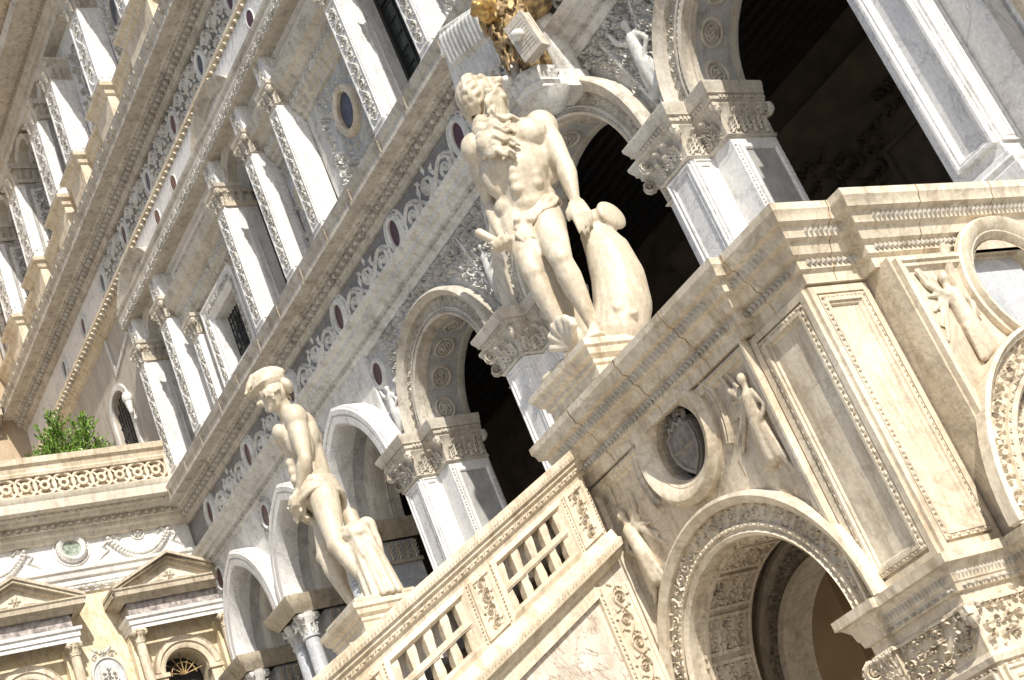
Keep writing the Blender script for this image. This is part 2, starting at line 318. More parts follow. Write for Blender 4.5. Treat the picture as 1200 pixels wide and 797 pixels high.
# --- round archivolts, soffit coffers
for c, r, z in ROUND:
    mb = MB(); pa = arc(c, z, r, 0, pi, 40); k = .42 if r < 1.3 else .48
    mb.sweep(F12, pa, [(0, 0), (0, .14), (.035, .16), (.05, .12), (.09, .12), (.09, .15), (.115, .15), (.13, .10), (.28, .10), (.29, .17), (.34, .2), (k-.05, .26), (k-.02, .24), (k, .2), (k, 0)])
    a = build(mb, 'archivolt', 'pale', PAL, 35)
    mb = MB(); n = int(r*26)
    for i in range(n):
        t = (i+.5)*pi/n; f = F12.sub(c+(r+.205)*cos(t), z+(r+.205)*sin(t), t+pi/2, .1)
        mb.spiral(f, 0, 0, .062, i, (-1)**i, .03, 0, 1.0, 7, .3); mb.leafr(f, -.05, .03, 2.2, .08, .018, .025); mb.leafr(f, .05, -.03, -1, .08, .018, .025)
    build(mb, 'archivolt_foliage', 'pale', a, 0, raw=True)
    mb = MB(); n = int(r*44)
    for i in range(n):
        t = (i+.5)*pi/n; f = F12.sub(c+(r+.07)*cos(t), z+(r+.07)*sin(t), t+pi/2, .12); mb.dome(f, 0, 0, .027, .018, .02, 0, 5, 2)
    build(mb, 'bead_moulding', 'relief', a, 0, raw=True)
    mb = MB()                     # ribs and rosette coffers on the soffit
    for yy in (12.08, 12.72):
        for i in range(36):
            t0, t1 = pi*i/36, pi*(i+1)/36
            mb.add([Vector((c+q*cos(t), y, z+q*sin(t))) for t in (t0, t1) for q, y in ((r, yy), (r-.03, yy), (r-.03, yy+.08), (r, yy+.08))], [(1, 2, 6, 5), (0, 1, 5, 4), (2, 3, 7, 6)])
    for t in [pi*(j+.5)/7 for j in range(7)]:
        f = Fr((c+(r-.002)*cos(t), 12.42, z+(r-.002)*sin(t)), (-sin(t), 0, cos(t)), (0, 1, 0), (-cos(t), 0, -sin(t)))
        q = .19 if r < 1.3 else .22
        mb.ring(f, 0, 0, q, [(0, 0), (0, .025), (-.03, .035), (-.05, .01)], 20); mb.ring(f, 0, 0, q*.62, [(0, 0), (0, .02), (-.02, .025), (-.03, .0)], 18); mb.rosette(f, 0, 0, q*.5, .045, 0, 7)
        for s_ in (-1, 1):
            for s2 in (-1, 1): mb.leafr(f, s_*q*1.12, s2*.2, atan2(s2, s_), .1, .03, .02)
    build(mb, 'soffit_coffers', 'pale', a, 0, raw=True)
# --- pointed archivolts
for c, r, z in POINT:
    mb = MB(); pa = pointed(c, z, r, 14, .5)
    mb.sweep(F12, pa, [(-.002, 0), (-.002, .32), (.03, .37), (.05, .40), (.16, .41), (.17, .385), (.19, .385), (.2, .415), (.28, .42), (.29, .395), (.33, .38), (.345, .3), (.345, 0)])
    a = build(mb, 'pointed_archivolt', 'white', PAL, 35)
    mb = MB(); pb = pointed(c, z, r-.16, 14, .5)
    mb.sweep(F12, pb, [(0, -.74), (0, -.28), (.04, -.22), (.17, -.2)]); build(mb, 'inner_order', 'pale', a, 35)
    mb = MB(); mb.sweep(F12, pb, [(0, -.54), (-.02, -.52), (0, -.5)]); build(mb, 'soffit_joint', 'tan', a, 35)
# --- piers of the round arches
def acanthus(mb, fr, u, z0, h, wd, proj):
    def P(t): return z0+h*(t if t < .85 else .85+.15*(1-((t-.85)/.15)**2)*.4), proj*(.22+.15*t+.85*max(0, t-.45)**1.6*1.9)
    vs = []; N = 5
    for k in range(N+1):
        t = k/N; zz, ww = P(t); r = wd*.16*(1.15-t)
        vs += [fr.p(u-r, zz, ww), fr.p(u, zz, ww+wd*.13), fr.p(u+r, zz, ww)]
    mb.add(vs, [q for k in range(N) for q in ((3*k, 3*k+1, 3*k+4, 3*k+3), (3*k+1, 3*k+2, 3*k+5, 3*k+4))])
    for k in range(4):
        t = .08+.2*k; zz, ww = P(t)
        for s in (-1, 1):
            f = Fr(fr.p(u, zz, ww), fr.U, fr.V+fr.W*(.25+.5*t), fr.W); mb.leafr(f, s*wd*.05, 0, pi/2-s*(.75-.1*k), h*.34, wd*.11, wd*.12)
    zz, ww = P(.95); mb.dome(Fr(fr.p(u, zz, ww-.3*proj), fr.U, fr.V, fr.W), 0, 0, wd*.26, h*.09, proj*.5, 0, 6, 2)
def volute(mb, x, y, z, dx, dy, r):
    l = sqrt(dx*dx+dy*dy); D = Vector((dx/l, dy/l, 0)); T = Vector((-D.y, D.x, 0))
    for s_ in (-1, 1):
        f = Fr(Vector((x, y, z))+T*s_*.025, D, (0, 0, 1), T*s_); mb.spiral(f, 0, 0, r, pi/2, -1, .03, 0, 1.6, 16, .26)
    pts = [Vector((x, y, z))+D*(r*cos(a)-.0)+Vector((0, 0, r*sin(a))) for a in [2*pi*i/10 for i in range(11)]]
    mb.tube(pts, .03, 5); mb.tube([Vector((x, y, z))-D*.2-Vector((0, 0, .14)), Vector((x, y, z))-D*.06-Vector((0, 0, 0)), Vector((x, y, z))+D*.02+Vector((0, 0, r))], [.02, .035, .035], 6)
def pier(cx, z0=4.4, lab=None):
    P4 = [(cx-.65, 12.85), (cx-.65, 12.13), (cx-.26, 12.13), (cx-.26, 11.8), (cx+.26, 11.8), (cx+.26, 12.13), (cx+.65, 12.13), (cx+.65, 12.85)]
    mb = MB(); mb.plan(P4, [(0, z0), (0, 8.2)]); sh = build(mb, 'pier', 'white', PAL, 20)
    mb = MB()
    frame_rect(mb, FW(11.8), cx-.2, cx+.2, z0+.3, 8.05, PANEL); frame_rect(mb, FS(cx+.26), 11.86, 12.1, z0+.3, 8.05, PANEL)
    frame_rect(mb, FS(cx+.65), 12.2, 12.8, z0+.3, 8.0, [(-.07, 0), (-.07, .02), (-.05, .035), (0, .035), (0, 0)])
    build(mb, 'panel_moulding', 'white', sh, 30)
    mb = MB(); f = FS(cx+.65); mb.box(f, 12.27, 12.73, z0+.4, 7.93, 0, .006); build(mb, 'inlay_panel', 'speckle', sh, 0)
    mb = MB()
    for yy in (12.165, 12.825): beads(mb, Fr((cx+.65, yy, z0), (0, 0, 1), (0, -1, 0), (1, 0, 0)), 8.0-z0, .1, .02, .02)
    build(mb, 'bead_moulding', 'relief', sh, 0, raw=True)
    # capital
    mb = MB(); mb.plan(P4, [(0, 8.1), (.02, 8.1), (.045, 8.125), (.02, 8.15), (.012, 8.16), (.02, 8.35), (.06, 8.47), (.1, 8.52), (.1, 8.54), (.13, 8.56), (.13, 8.62), (.16, 8.63), (.16, 8.66), (.2, 8.74), (.2, 8.78), (0, 8.79)])
    cp = build(mb, 'capital', 'pale', PAL, 35)
    mb = MB()
    for Y, a, b in ((11.8, cx-.26, cx+.26), (12.13, cx+.27, cx+.65), (12.13, cx-.65, cx-.27)):
        n = max(2, round((b-a)/.17))
        for i in range(n): acanthus(mb, FW(Y), a+(i+.5)*(b-a)/n, 8.16, .2, .15, .1)
        for i in range(n-1): acanthus(mb, FW(Y), a+(i+1)*(b-a)/n, 8.2, .27, .14, .14)
        dents(mb, Fr((a, Y, 8.59), (1, 0, 0), (0, 0, 1), (0, -1, 0)).sub(0, 0, 0, .13), b-a, .055, .04, .02)
    for X, a, b in ((cx+.26, 11.8, 12.1), (cx+.65, 12.13, 12.85)):
        n = max(2, round((b-a)/.17))
        for i in range(n): acanthus(mb, FS(X), a+(i+.5)*(b-a)/n, 8.16, .2, .15, .1)
        for i in range(n-1): acanthus(mb, FS(X), a+(i+1)*(b-a)/n, 8.2, .27, .14, .14)
        dents(mb, FS(X).sub(a, 8.59, 0, .13), b-a, .055, .04, .02)
    for x, y, dx, dy in ((cx-.27, 11.79, -1, -1), (cx+.27, 11.79, 1, -1), (cx+.67, 12.11, 1, -1), (cx-.67, 12.11, -1, -1), (cx+.67, 12.83, 1, .2)):
        volute(mb, x+dx*.06, y+dy*.06, 8.44, dx, dy, .075)
    build(mb, 'acanthus_leaves', 'pale', cp, 0)
for c in (-19.03, -15.5, -11.22): pier(c)
# --- big pilaster at the right end with an attached column beside it
mb = MB(); cx0, cx1 = -8.0, -7.39
mb.plan([(-8.3, 12.85), (-8.3, 12.1), (cx0, 12.1), (cx0, 11.7), (cx1, 11.7), (cx1, 12.02), (-6.98, 12.02), (-6.98, 12.5)], [(0, 4.4), (.14, 4.4), (.14, 5.25), (.1, 5.28), (.12, 5.33), (.06, 5.38), (.05, 5.43), (0, 5.46), (0, 9.9)])
big = build(mb, 'large_pilaster', 'white', PAL, 30)
mb = MB(); f = FW(11.7); frame_rect(mb, f, cx0+.13, cx1-.05, 5.6, 9.8, [(-.08, 0), (-.08, .0), (-.05, .03), (-.04, .055), (-.02, .055), (0, .07), (.03, .07), (.03, 0)])
frame_rect(mb, FS(cx1), 11.76, 11.98, 5.6, 9.8, PANEL); build(mb, 'panel_moulding', 'white', big, 30)
mb = MB(); mb.lathe((-6.45, 11.95, 0), [(.30, 4.4), (.30, 5.2), (.27, 5.22), (.29, 5.3), (.25, 5.4), (.225, 5.45), (.22, 8.3)], 26); build(mb, 'attached_column', 'cream', PAL, 40)
mb = MB(); mb.bbox(-8.3, XR, 12.3, 12.9, 4.4, 8.75); build(mb, 'arcade_end_wall', 'grey', PAL, 0)
# --- twin-column piers of the pointed arches
for cx in (-27.15, -24.45, -21.75):
    mb = MB(); bx = [(cx-.42, 13), (cx-.42, 11.75), (cx+.42, 11.75), (cx+.42, 13)]
    mb.plan(bx, [(0, 8.2), (.02, 8.2), (.07, 8.28), (.1, 8.32), (.16, 8.42), (.17, 8.5), (0, 8.505)])
    ab = build(mb, 'pier_abacus', 'cornice', PAL, 30)
    mb = MB(); mb.bbox(cx-.34, cx+.34, 12.35, 12.95, 4.4, 8.2); build(mb, 'rear_pier', 'grey', PAL, 0)
    for sx in (-.26, .24):
        mb = MB(); mb.lathe((cx+sx, 11.98, 0), [(.19, 4.4), (.19, 4.6), (.16, 4.65), (.15, 4.7), (.135, 7.74), (.16, 7.76), (.16, 7.8), (.135, 7.82)], 22); co = build(mb, 'column', 'grey', PAL, 40)
        mb = MB(); mb.lathe((cx+sx, 11.98, 0), [(.13, 7.8), (.14, 8.0), (.19, 8.12), (.21, 8.2)], 18)
        for i in range(8):
            a = 2*pi*i/8; D = Vector((cos(a), sin(a), 0)); T = Vector((-D.y, D.x, 0)); f = Fr(Vector((cx+sx, 11.98, 0))+D*.12, T, (0, 0, 1), D); acanthus(mb, f, 0, 7.83, .17, .11, .09)
            if i % 2: volute(mb, cx+sx+D.x*.2, 11.98+D.y*.2, 8.12, D.x, D.y, .05)
        build(mb, 'leaf_capital', 'relief', PAL, 0)
    mb = MB(); f = FS(cx+.36)
    for i in range(4): acanthus(mb, f, 12.42+i*.15, 7.85, .3, .16, .08)
    mb.box(f, 12.33, 12.97, 7.78, 7.84, -.3, .03); build(mb, 'rear_capital', 'cornice', PAL, 0)
# --- spandrel carving and porphyry discs
def outside(u, v):
    for c, r, z in ROUND:
        k = .46 if r < 1.3 else .53
        if (u-c)**2+(v-z)**2 < (r+k+.05)**2: return False
    return True
mb = MB(); mb.curls(F12, lambda u, v: outside(u, v) and u > -18.9, -19, -7.9, 9.0, 10.6, .15, .09, 0, 5, .15, 3)
build(mb, 'spandrel_foliage', 'relief', PAL, 0, raw=True)
mb = MB()
for x0, x1, sg in ((-15.5, -15.95, 1), (-15.5, -15.05, -1), (-11.2, -11.7, 1), (-11.2, -10.9, -1)):
    mb.sweep(F12, [(x0, 8.95), (x1, 10.55)], [(-.03, 0), (-.02, .05), (.02, .05), (.03, 0)])
build(mb, 'spandrel_fillets', 'relief', PAL, 0)
def ellring(mb, fr, u, v, ru, rv, out=.05, h=.05, w0=0.0): mb.ring(fr, u, v, ru, [(0, w0), (0, w0+h*.6), (out*.4, w0+h), (out, w0+h*.7), (out*1.3, w0)], 26, rv=rv)
def medal(name, fr, u, v, ru, rv, mat, par=PAL, out=.06, h=.05, rmat='relief', w0=0.0):
    mb = MB(); mb.disc(fr, u, v, ru, rv, w0+.012); d = build(mb, name, mat, par, 0)
    mb = MB(); ellring(mb, fr, u, v, ru, rv, out, h, w0); build(mb, 'ring', rmat, d, 40); return d
medal('porphyry_disc', F12, -19.25, 10.2, .15, .19, 'porphyry')
for c in (-24.45, -21.75, -27.2):
    d = medal('porphyry_disc', F12, c, 10.3, .16, .21, 'porphyry', out=.05, w0=.075); mb = MB()
    for i in range(16): t = 2*pi*i/16; mb.leafr(F12, c+.25*cos(t), 10.3+.29*sin(t), t+1, .13, .035, .04, .075)
    build(mb, 'leaf_wreath', 'carve', d, 0)
# figures carved in the spandrels (standing draped reliefs)
def relief_figure(fr, u, v, s, lean, wing=False, flip=1, vox=.018):
    f = fr.sub(u, v, lean); f.W = f.W*.7; m = MB(); q = lambda a, b, c=.0: f.p(a*s*flip, b*s, c*s)
    m.caps(q(0, .12, .05), q(0, .62, .07), .12*s, .14*s); m.caps(q(0, .62, .07), q(.02, .98, .07), .13*s, .12*s)
    m.ell(q(.03, 1.25, .1), (.075*s, .075*s, .085*s)); m.caps(q(.0, 1.0, .07), q(.03, 1.2, .08), .06*s, .05*s)
    m.caps(q(.12, 1.02, .08), q(.27, .78, .1), .06*s, .045*s); m.caps(q(.27, .78, .1), q(.12, .62, .16), .045*s, .035*s)
    m.caps(q(-.12, 1.02, .06), q(-.3, 1.2, .06), .055*s, .045*s); m.caps(q(-.3, 1.2, .06), q(-.36, 1.45, .08), .045*s, .03*s)
    m.caps(q(.05, .55, .08), q(.14, .1, .08), .1*s, .07*s); m.caps(q(-.06, .5, .08), q(-.1, .05, .05), .1*s, .08*s)
    for i in range(5): m.caps(q(-.14+.07*i, .5, .12), q(-.2+.11*i, .02, .08), .03*s, .03*s)
    if wing:
        for i in range(6): m.caps(q(-.08, 1.02, .03), q(-.28-.05*i, 1.5-.22*i, .02), .05*s, .03*s)
        m.caps(q(.1, .1, .06), q(.3, -.15, .06), .05*s, .03*s)
    return remesh(m, vox, 2)
for (x, z, s_, ln) in ((-15.5, 9.25, .62, .0), (-11.1, 9.2, .85, .05), (-19.1, 9.1, .6, 0.05)):
    build(relief_figure(F12, x, z, s_, ln), 'carved_figure', 'relief', PAL, 50)
# --- string course
mb = MB(); mb.plan([(XL, 12.1), (XR, 12.1)], [(0, 10.6), (.05, 10.6), (.07, 10.66), (.11, 10.68), (.11, 10.78), (.15, 10.79), (.17, 10.86), (.24, 10.88), (.25, 10.96), (.33, 11.0), (.36, 11.06), (0, 11.07)])
st = build(mb, 'string_course', 'relief', PAL, 30)
mb = MB(); beads(mb, Fr((XL, 12.1, 10.73), (1, 0, 0), (0, 0, 1), (0, -1, 0)).sub(0, 0, 0, .11), XR-XL, .15, .034, .035); build(mb, 'bead_moulding', 'tan', st, 0, raw=True)
# --- arcade frieze
FZ = FW(12.05)
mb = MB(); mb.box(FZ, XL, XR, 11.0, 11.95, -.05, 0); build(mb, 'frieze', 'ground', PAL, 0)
MX = [-26.75+2.37*i for i in range(9)]; mb = MB()
for i, x in enumerate(MX):
    medal('porphyry_disc', FZ, x, 11.53, .14, .23, 'porphyry', h=.07, out=.09)
    mb.scroll(FZ.sub(x+.3, 11.47), 1.77, .34, .06, 0, .6)
    mb.ring(FZ, x, 11.5, .30, [(0, 0), (0, .02), (.02, .03), (.04, 0)], 26, rv=.4)
    for k in range(12): t = 2*pi*k/12; mb.leafr(FZ, x+.24*cos(t), 11.53+.33*sin(t), t+.8, .1, .03, .05)
build(mb, 'frieze_scrolls', 'relief', PAL, 0, raw=True)
# --- cornice builder (main cornice 0.62 high)
def cornice(par, paths, z, hh, out, mat='cornice', name='cornice', egg=True, eggstep=.19, ends=None):
    k = hh/.6; o = out/.52
    P = [(0, 0), (.06, 0), (.06, .07), (.085, .09), (.1, .10), (.1, .21), (.20, .225), (.21, .27), (.225, .285), (.25, .31), (.46, .335), (.46, .48), (.49, .50), (.52, .60), (0, .61)]
    mb = MB(); mb.plan(paths, [(a*o, z+b*k) for a, b in P]); c = build(mb, name, mat, par, 30)
    if egg:
        for (x0, y0), (x1, y1) in zip(paths[:-1], paths[1:]):
            L = sqrt((x1-x0)**2+(y1-y0)**2)
            if L < .3: continue
            U = Vector(((x1-x0)/L, (y1-y0)/L, 0)); W = Vector((U.y, -U.x, 0)); n = Vector((0, 0, 1))
            Vt = (n*1-W*0+W*.5).normalized(); Wt = (W-Vt*W.dot(Vt)).normalized()
            f = Fr(Vector((x0, y0, z+.155*k))+W*(.135*o), U, Vt, Wt); m = MB(); eggs(m, f, L, eggstep, .055*k, .05*k); build(m, 'egg_and_dart', mat, c, 0, raw=True)
            f = Fr(Vector((x0, y0, z+.25*k))+W*(.2*o), U, n, W); m = MB(); beads(m, f, L, eggstep*.8, .02*k, .03*k); build(m, 'bead_and_reel', mat, c, 0, raw=True)
    return c
cornice(PAL, [(XL, 12.05), (XR, 12.05)], 11.86, .62, .52, 'tan', 'main_cornice')
mb = MB()                                    # slab joints of the corona
for i in range(60):
    x = -27.4+i*.37+.06*sin(i*3); mb.box(FW(11.59), x, x+.012, 12.2, 12.36, 0, .004)
    if i % 3 == 0: mb.box(FW(11.55), x+.1, x+.13, 12.21, 12.47, 0, .008)
build(mb, 'slab_joints', 'cornice', PAL, 0)
# --- loggia inside
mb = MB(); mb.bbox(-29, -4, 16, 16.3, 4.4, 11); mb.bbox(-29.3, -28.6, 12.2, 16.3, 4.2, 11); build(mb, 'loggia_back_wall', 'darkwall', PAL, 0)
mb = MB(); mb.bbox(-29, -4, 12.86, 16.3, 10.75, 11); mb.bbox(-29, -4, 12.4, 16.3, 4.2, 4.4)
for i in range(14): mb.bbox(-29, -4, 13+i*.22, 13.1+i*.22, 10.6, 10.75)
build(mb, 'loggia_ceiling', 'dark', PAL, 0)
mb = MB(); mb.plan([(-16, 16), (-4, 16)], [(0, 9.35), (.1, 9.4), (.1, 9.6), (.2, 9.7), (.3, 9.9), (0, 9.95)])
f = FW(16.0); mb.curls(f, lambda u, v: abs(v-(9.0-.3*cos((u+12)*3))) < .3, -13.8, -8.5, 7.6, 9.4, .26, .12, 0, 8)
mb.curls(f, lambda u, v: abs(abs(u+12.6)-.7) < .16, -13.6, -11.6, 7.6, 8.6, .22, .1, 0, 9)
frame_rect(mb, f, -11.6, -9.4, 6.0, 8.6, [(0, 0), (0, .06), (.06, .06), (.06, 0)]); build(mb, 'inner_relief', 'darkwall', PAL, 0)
# ================================================================ storey above the arcade
FB = FW(12.2); WB = [(-16.0, -14.65), (-21.6, -20.4), (-27.0, -25.75)]
holes = []
for a, b in WB: r = (b-a)/2; holes.append([(a, 12.7), (b, 12.7)]+arc((a+b)/2, 15.55, r, 0, pi, 14))
holes.append([(-24.0, 13.1), (-22.9, 13.1), (-22.9, 14.3), (-24.0, 14.3)])
mb = MB(); mb.plate(FB, [(-28.05, 12.3), (XR, 12.3), (XR, 17.6), (-28.05, 17.6)], holes, -.5, 0); build(mb, 'upper_wall', 'relief', PAL, 20)
for a, b in WB:
    mb = MB(); mb.box(FW(12.5), a-.05, b+.05, 12.6, 16.3, -.03, 0); wn = build(mb, 'window', 'glass', PAL, 0)
    mb = MB()
    for i in range(5): mb.box(FW(12.5), a+i*(b-a)/4-.02, a+i*(b-a)/4+.02, 12.7, 16.3, 0, .03)
    for i in range(12): mb.box(FW(12.5), a, b, 12.8+i*.29, 12.815+i*.29, 0, .02)
    mb.box(FW(12.5), a, a+.06, 12.7, 16.2, 0, .08); mb.box(FW(12.5), b-.06, b, 12.7, 16.2, 0, .08); mb.box(FW(12.5), a+.06, b-.06, 14.9, 15.0, 0, .06)
    build(mb, 'window_bars', 'iron', wn, 0)
    mb = MB(); c = (a+b)/2; r = (b-a)/2
    mb.sweep(FB, arc(c, 15.55, r, 0, pi, 24), [(0, 0), (0, .2), (.05, .22), (.14, .22), (.17, .26), (.2, .24), (.2, 0)]); build(mb, 'window_archivolt', 'pale', PAL, 35)
    mb = MB(); mb.plan([(a+.0, 12.5), (a+.0, 11.9)], [(-.01, 0), (0, 0)]) if 0 else None
    f = FS(a); mb.box(f, 11.78, 12.5, 15.2, 15.3, 0, .04); mb.box(f, 11.72, 12.5, 15.48, 15.56, 0, .07)
    for i in range(4): acanthus(mb, f, 11.86+.16*i, 15.3, .2, .14, .08)
    build(mb, 'jamb_capital', 'cornice', PAL, 0)
mb = MB(); mb.box(FW(12.48), -24.0, -22.9, 13.1, 14.3, -.03, 0); wn = build(mb, 'window', 'glass', PAL, 0)
mb = MB()
for i in range(9):
    mb.tube([(-24.0, 12.35, 13.1+.24*i-.6), (-22.9, 12.35, 13.1+.24*i+.4)], .012, 5) if 0 <= .24*i-.6+.0 <= .8 else None
    mb.tube([(-24.0+.13*i, 12.35, 13.1), (-24.0+.13*i, 12.35, 14.3)], .014, 5); mb.tube([(-24.0, 12.36, 13.15+.14*i), (-22.9, 12.36, 13.15+.14*i)], .012, 5)
build(mb, 'window_grille', 'iron', wn, 0)
mb = MB(); frame_rect(mb, FB, -24.0, -22.9, 13.1, 14.3, [(0, 0), (0, .12), (.04, .16), (.08, .16), (.10, .2), (.3, .2), (.32, .22), (.36, .22), (.36, 0)]); wf = build(mb, 'window_frame', 'white', PAL, 30)
mb = MB()
for v in (12.99+.02, 14.49): mb.scroll(FB.sub(-24.15, v-.0 if v > 14 else 12.92, 0, .2), 1.4, .085, .03, 0, None, 2, False)
for u in (-24.19, -22.71): mb.scroll(FB.sub(u, 13.0, pi/2, .2), 1.4, .085, .03, 0, None, 2, False)
build(mb, 'carved_border', 'carve', wf, 0, raw=True)
# pilasters: W-face band, plain fluted S face
PB = [(-14.65, -14.3, 11.75), (-16.4, -16.0, 11.75), (-19.05, -18.7, 11.75), (-20.37, -20.02, 11.75), (-21.97, -21.6, 11.75), (-25.75, -25.33, 11.75), (-27.38, -27.0, 11.75), (-24.95, -24.62, 11.95), (-22.5, -22.2, 12.0), (-12.4, -12.0, 11.75), (-10.9, -10.5, 11.75)]
def pil(a, b, y, z0, z1, capz, par=PAL, mat='white', wallY=12.2, block=None, flutes=True):
    mb = MB(); P = [(a, wallY), (a, y), (b, y), (b, wallY)]
    mb.plan(P, [(.05, z0), (.05, z0+.2), (.02, z0+.25), (0, z0+.28), (0, z1)]); s_ = build(mb, 'pilaster', mat, par, 20)
    mb = MB(); f = FW(y); frame_rect(mb, f, a+.05, b-.05, z0+.36, z1-.06, [(-.012, 0), (-.012, .012), (.02, .02), (.02, 0)])
    if flutes and wallY-y > .3:
        n = 3; st_ = (wallY-y)/n
        for i in range(n): mb.box(FS(b), y+(i+.2)*st_, y+(i+.55)*st_, z0+.36, z1-.08, 0, .018)
    build(mb, 'flutes', mat, s_, 0)
    mb = MB(); mb.scroll(f.sub((a+b)/2, z0+.42, pi/2), z1-z0-.55, (b-a)/2-.055, .035, 0, None, int(a*10), False); build(mb, 'carved_band', 'carve', s_, 0, raw=True)
    mb = MB(); mb.plan(P, [(0, z1), (.03, z1+.02), (.0, z1+.05), (0, z1+.15), (.03, capz-.14), (.07, capz-.08), (.09, capz-.07), (.1, capz), (0, capz+.002)])
    for i in range(2): acanthus(mb, f, a+(b-a)*(i+.5)/2, z1+.04, .3, .16, .1)
    for i in range(3): acanthus(mb, FS(b), y+.08+i*.15, z1+.04, .3, .14, .1)
    volute(mb, a-.03, y-.03, capz-.16, -1, -1, .06); volute(mb, b+.03, y-.03, capz-.16, 1, -1, .06)
    build(mb, 'capital', 'pale', par, 0)
    if block:
        mb = MB(); mb.plan([(a, wallY), (a, y+.03), (b, y+.03), (b, wallY)], [(0, capz), (0, block)]); k = build(mb, 'entablature_block', mat, par, 0)
        mb = MB(); mb.scroll(FW(y+.03).sub((a+b)/2, capz+.06, pi/2), block-capz-.1, (b-a)/2-.06, .03, 0, None, 3, False); build(mb, 'carved_panel', 'carve', k, 0, raw=True)
        mb = MB()
        for i in range(3): mb.box(FS(b), y+.06+i*.13, y+.12+i*.13, capz+.05, block-.05, 0, .02)
        build(mb, 'fluting', mat, k, 0)
for a, b, y in PB:
    if y < 11.9: pil(a, b, y, 12.45, 15.2, 15.68, block=16.27)
    else: pil(a, b, y, 12.45, 14.35, 14.8)
# cornice hoods between the pilasters (capital height)
for a, b, dz in ((-18.68, -16.42, 0), (-20.0, -19.07, 0), (-25.31, -21.99, -.1), (-14.28, -12.42, 0)):
    mb = MB(); mb.plan([(a, 12.2), (b, 12.2)], [(0, 14.85+dz), (.06, 14.87+dz), (.07, 14.95+dz), (.13, 14.98+dz), (.14, 15.06+dz), (.2, 15.1+dz), (.2, 15.3+dz), (.26, 15.33+dz), (.28, 15.4+dz), (.4, 15.46+dz), (.42, 15.56+dz), (.46, 15.66+dz), (0, 15.67+dz)])
    hd = build(mb, 'cornice_hood', 'pale', PAL, 25); mb = MB(); mb.scroll(FW(12.0).sub(a+.04, 15.2+dz), b-a-.08, .09, .04, 0, .17, 1, False); mb.scroll(FW(12.1).sub(a+.2, 15.985), b-a-.4, .14, .05, 0, .26, 2); build(mb, 'hood_foliage', 'relief', hd, 0, raw=True)
# panels over the hoods
for a, b in ((-18.69, -16.41), (-20.01, -19.06), (-25.32, -21.98), (-14.29, -12.41)):
    mb = MB(); mb.plan([(a, 12.2), (b, 12.2)], [(0, 15.67), (.1, 15.7), (.1, 16.2), (.2, 16.23), (.2, 16.258), (0, 16.258)]); frame_rect(mb, FW(12.1), a+.15, b-.15, 15.82, 16.15, PANEL); build(mb, 'recessed_panel', 'white', PAL, 20)
# entablature with inlaid foliage band
mb = MB(); mb.plan([(-27.5, 12.2), (XR, 12.2)], [(0, 16.26), (.5, 16.26), (.5, 16.46), (.505, 16.47), (.505, 16.6), (.53, 16.62), (.54, 16.68), (0, 16.69)]); en = build(mb, 'entablature', 'pale', PAL, 25)
mb = MB(); mb.scroll(FW(11.7).sub(-27.5, 16.36), XR+27.5, .085, .025, 0, .16, 4, False); build(mb, 'inlaid_foliage', 'carve', en, 0, raw=True)
mb = MB(); mb.box(FW(11.95), -27.5, XR, 16.69, 17.5, -.25, 0); build(mb, 'disc_strip', 'white', PAL, 0)
# segmental lunettes above the windows
for c in (-21.0, -26.4, -15.3):
    mb = MB(); mb.sweep(FW(11.95), arc(c, 16.05, 1.12, .6, pi-.6, 22), [(0, 0), (0, .06), (.05, .1), (.08, .12), (.13, .14), (.16, .2), (.2, .22), (.2, 0)]); build(mb, 'segmental_pediment', 'tan', PAL, 30)
    mb = MB(); mb.curls(FW(11.95), lambda u, v: (u-c)**2+(v-16.05)**2 < 1.05**2, c-.9, c+.9, 16.72, 17.2, .2, .05, 0, int(-c)); build(mb, 'pediment_foliage', 'relief', PAL, 0, raw=True)
for x in (-17.4, -18.8, -23.55, -24.7, -12.6): medal('porphyry_disc', FW(11.95), x, 17.19, .13, .17, 'porphyry', out=.02, h=.02)
# oculi with flowered frames
def oculus(x, z, ru, rv, glass, seed):
    mb = MB(); hw = .98 if ru > .2 else .44; mb.box(FB, x-hw-(.15 if ru > .2 else 0), x+hw, 12.46, 14.84, -.1, .006); build(mb, 'carved_bay_panel', 'bay', PAL, 0)
    mb = MB(); mb.disc(FB, x, z, ru, rv, .015); d = build(mb, 'oculus', glass, PAL, 0)
    mb = MB(); mb.ring(FB, x, z, ru, [(0, .015), (0, .08), (.03, .1), (.06, .08), (.1, .1), (.13, .06), (.13, 0)], 32, rv=rv); build(mb, 'oculus_frame', 'cream', d, 40)
    mb = MB(); n = 14 if ru > .2 else 10
    for i in range(n):
        t = 2*pi*i/n; mb.rosette(FB, x+(ru+.27)*cos(t), z+(rv+.3)*sin(t), .07, .06, 0, 5)
        mb.leafr(FB, x+(ru+.26)*cos(t+.2), z+(rv+.29)*sin(t+.2), t+2, .1, .03, .03)
    mb.curls(FB, lambda u, v: ((u-x)/(ru+.40))**2+((v-z)/(rv+.42))**2 > 1 and abs(u-x) < (.82 if ru > .2 else .38), x-.85, x+.85, 12.5, 14.75, .19, .1, 0, seed, .15, 3)
    build(mb, 'flower_garland', 'relief', d, 0, raw=True)
    mb = MB(); 
oculus(-17.42, 14.05, .25, .33, 'slate', 1); oculus(-19.53, 13.95, .13, .17, 'porphyry', 2); oculus(-13.3, 14.05, .25, .33, 'slate', 3)
mb = MB(); mb.curls(FB, None, -25.2, -24.3, 12.6, 14.3, .18, .08, 0, 77, .15, 3); mb.curls(FW(12.0), None, -22.15, -22.05, 12.7, 14.4, .12, .04, 0, 78); build(mb, 'wall_foliage', 'carve', PAL, 0, raw=True)
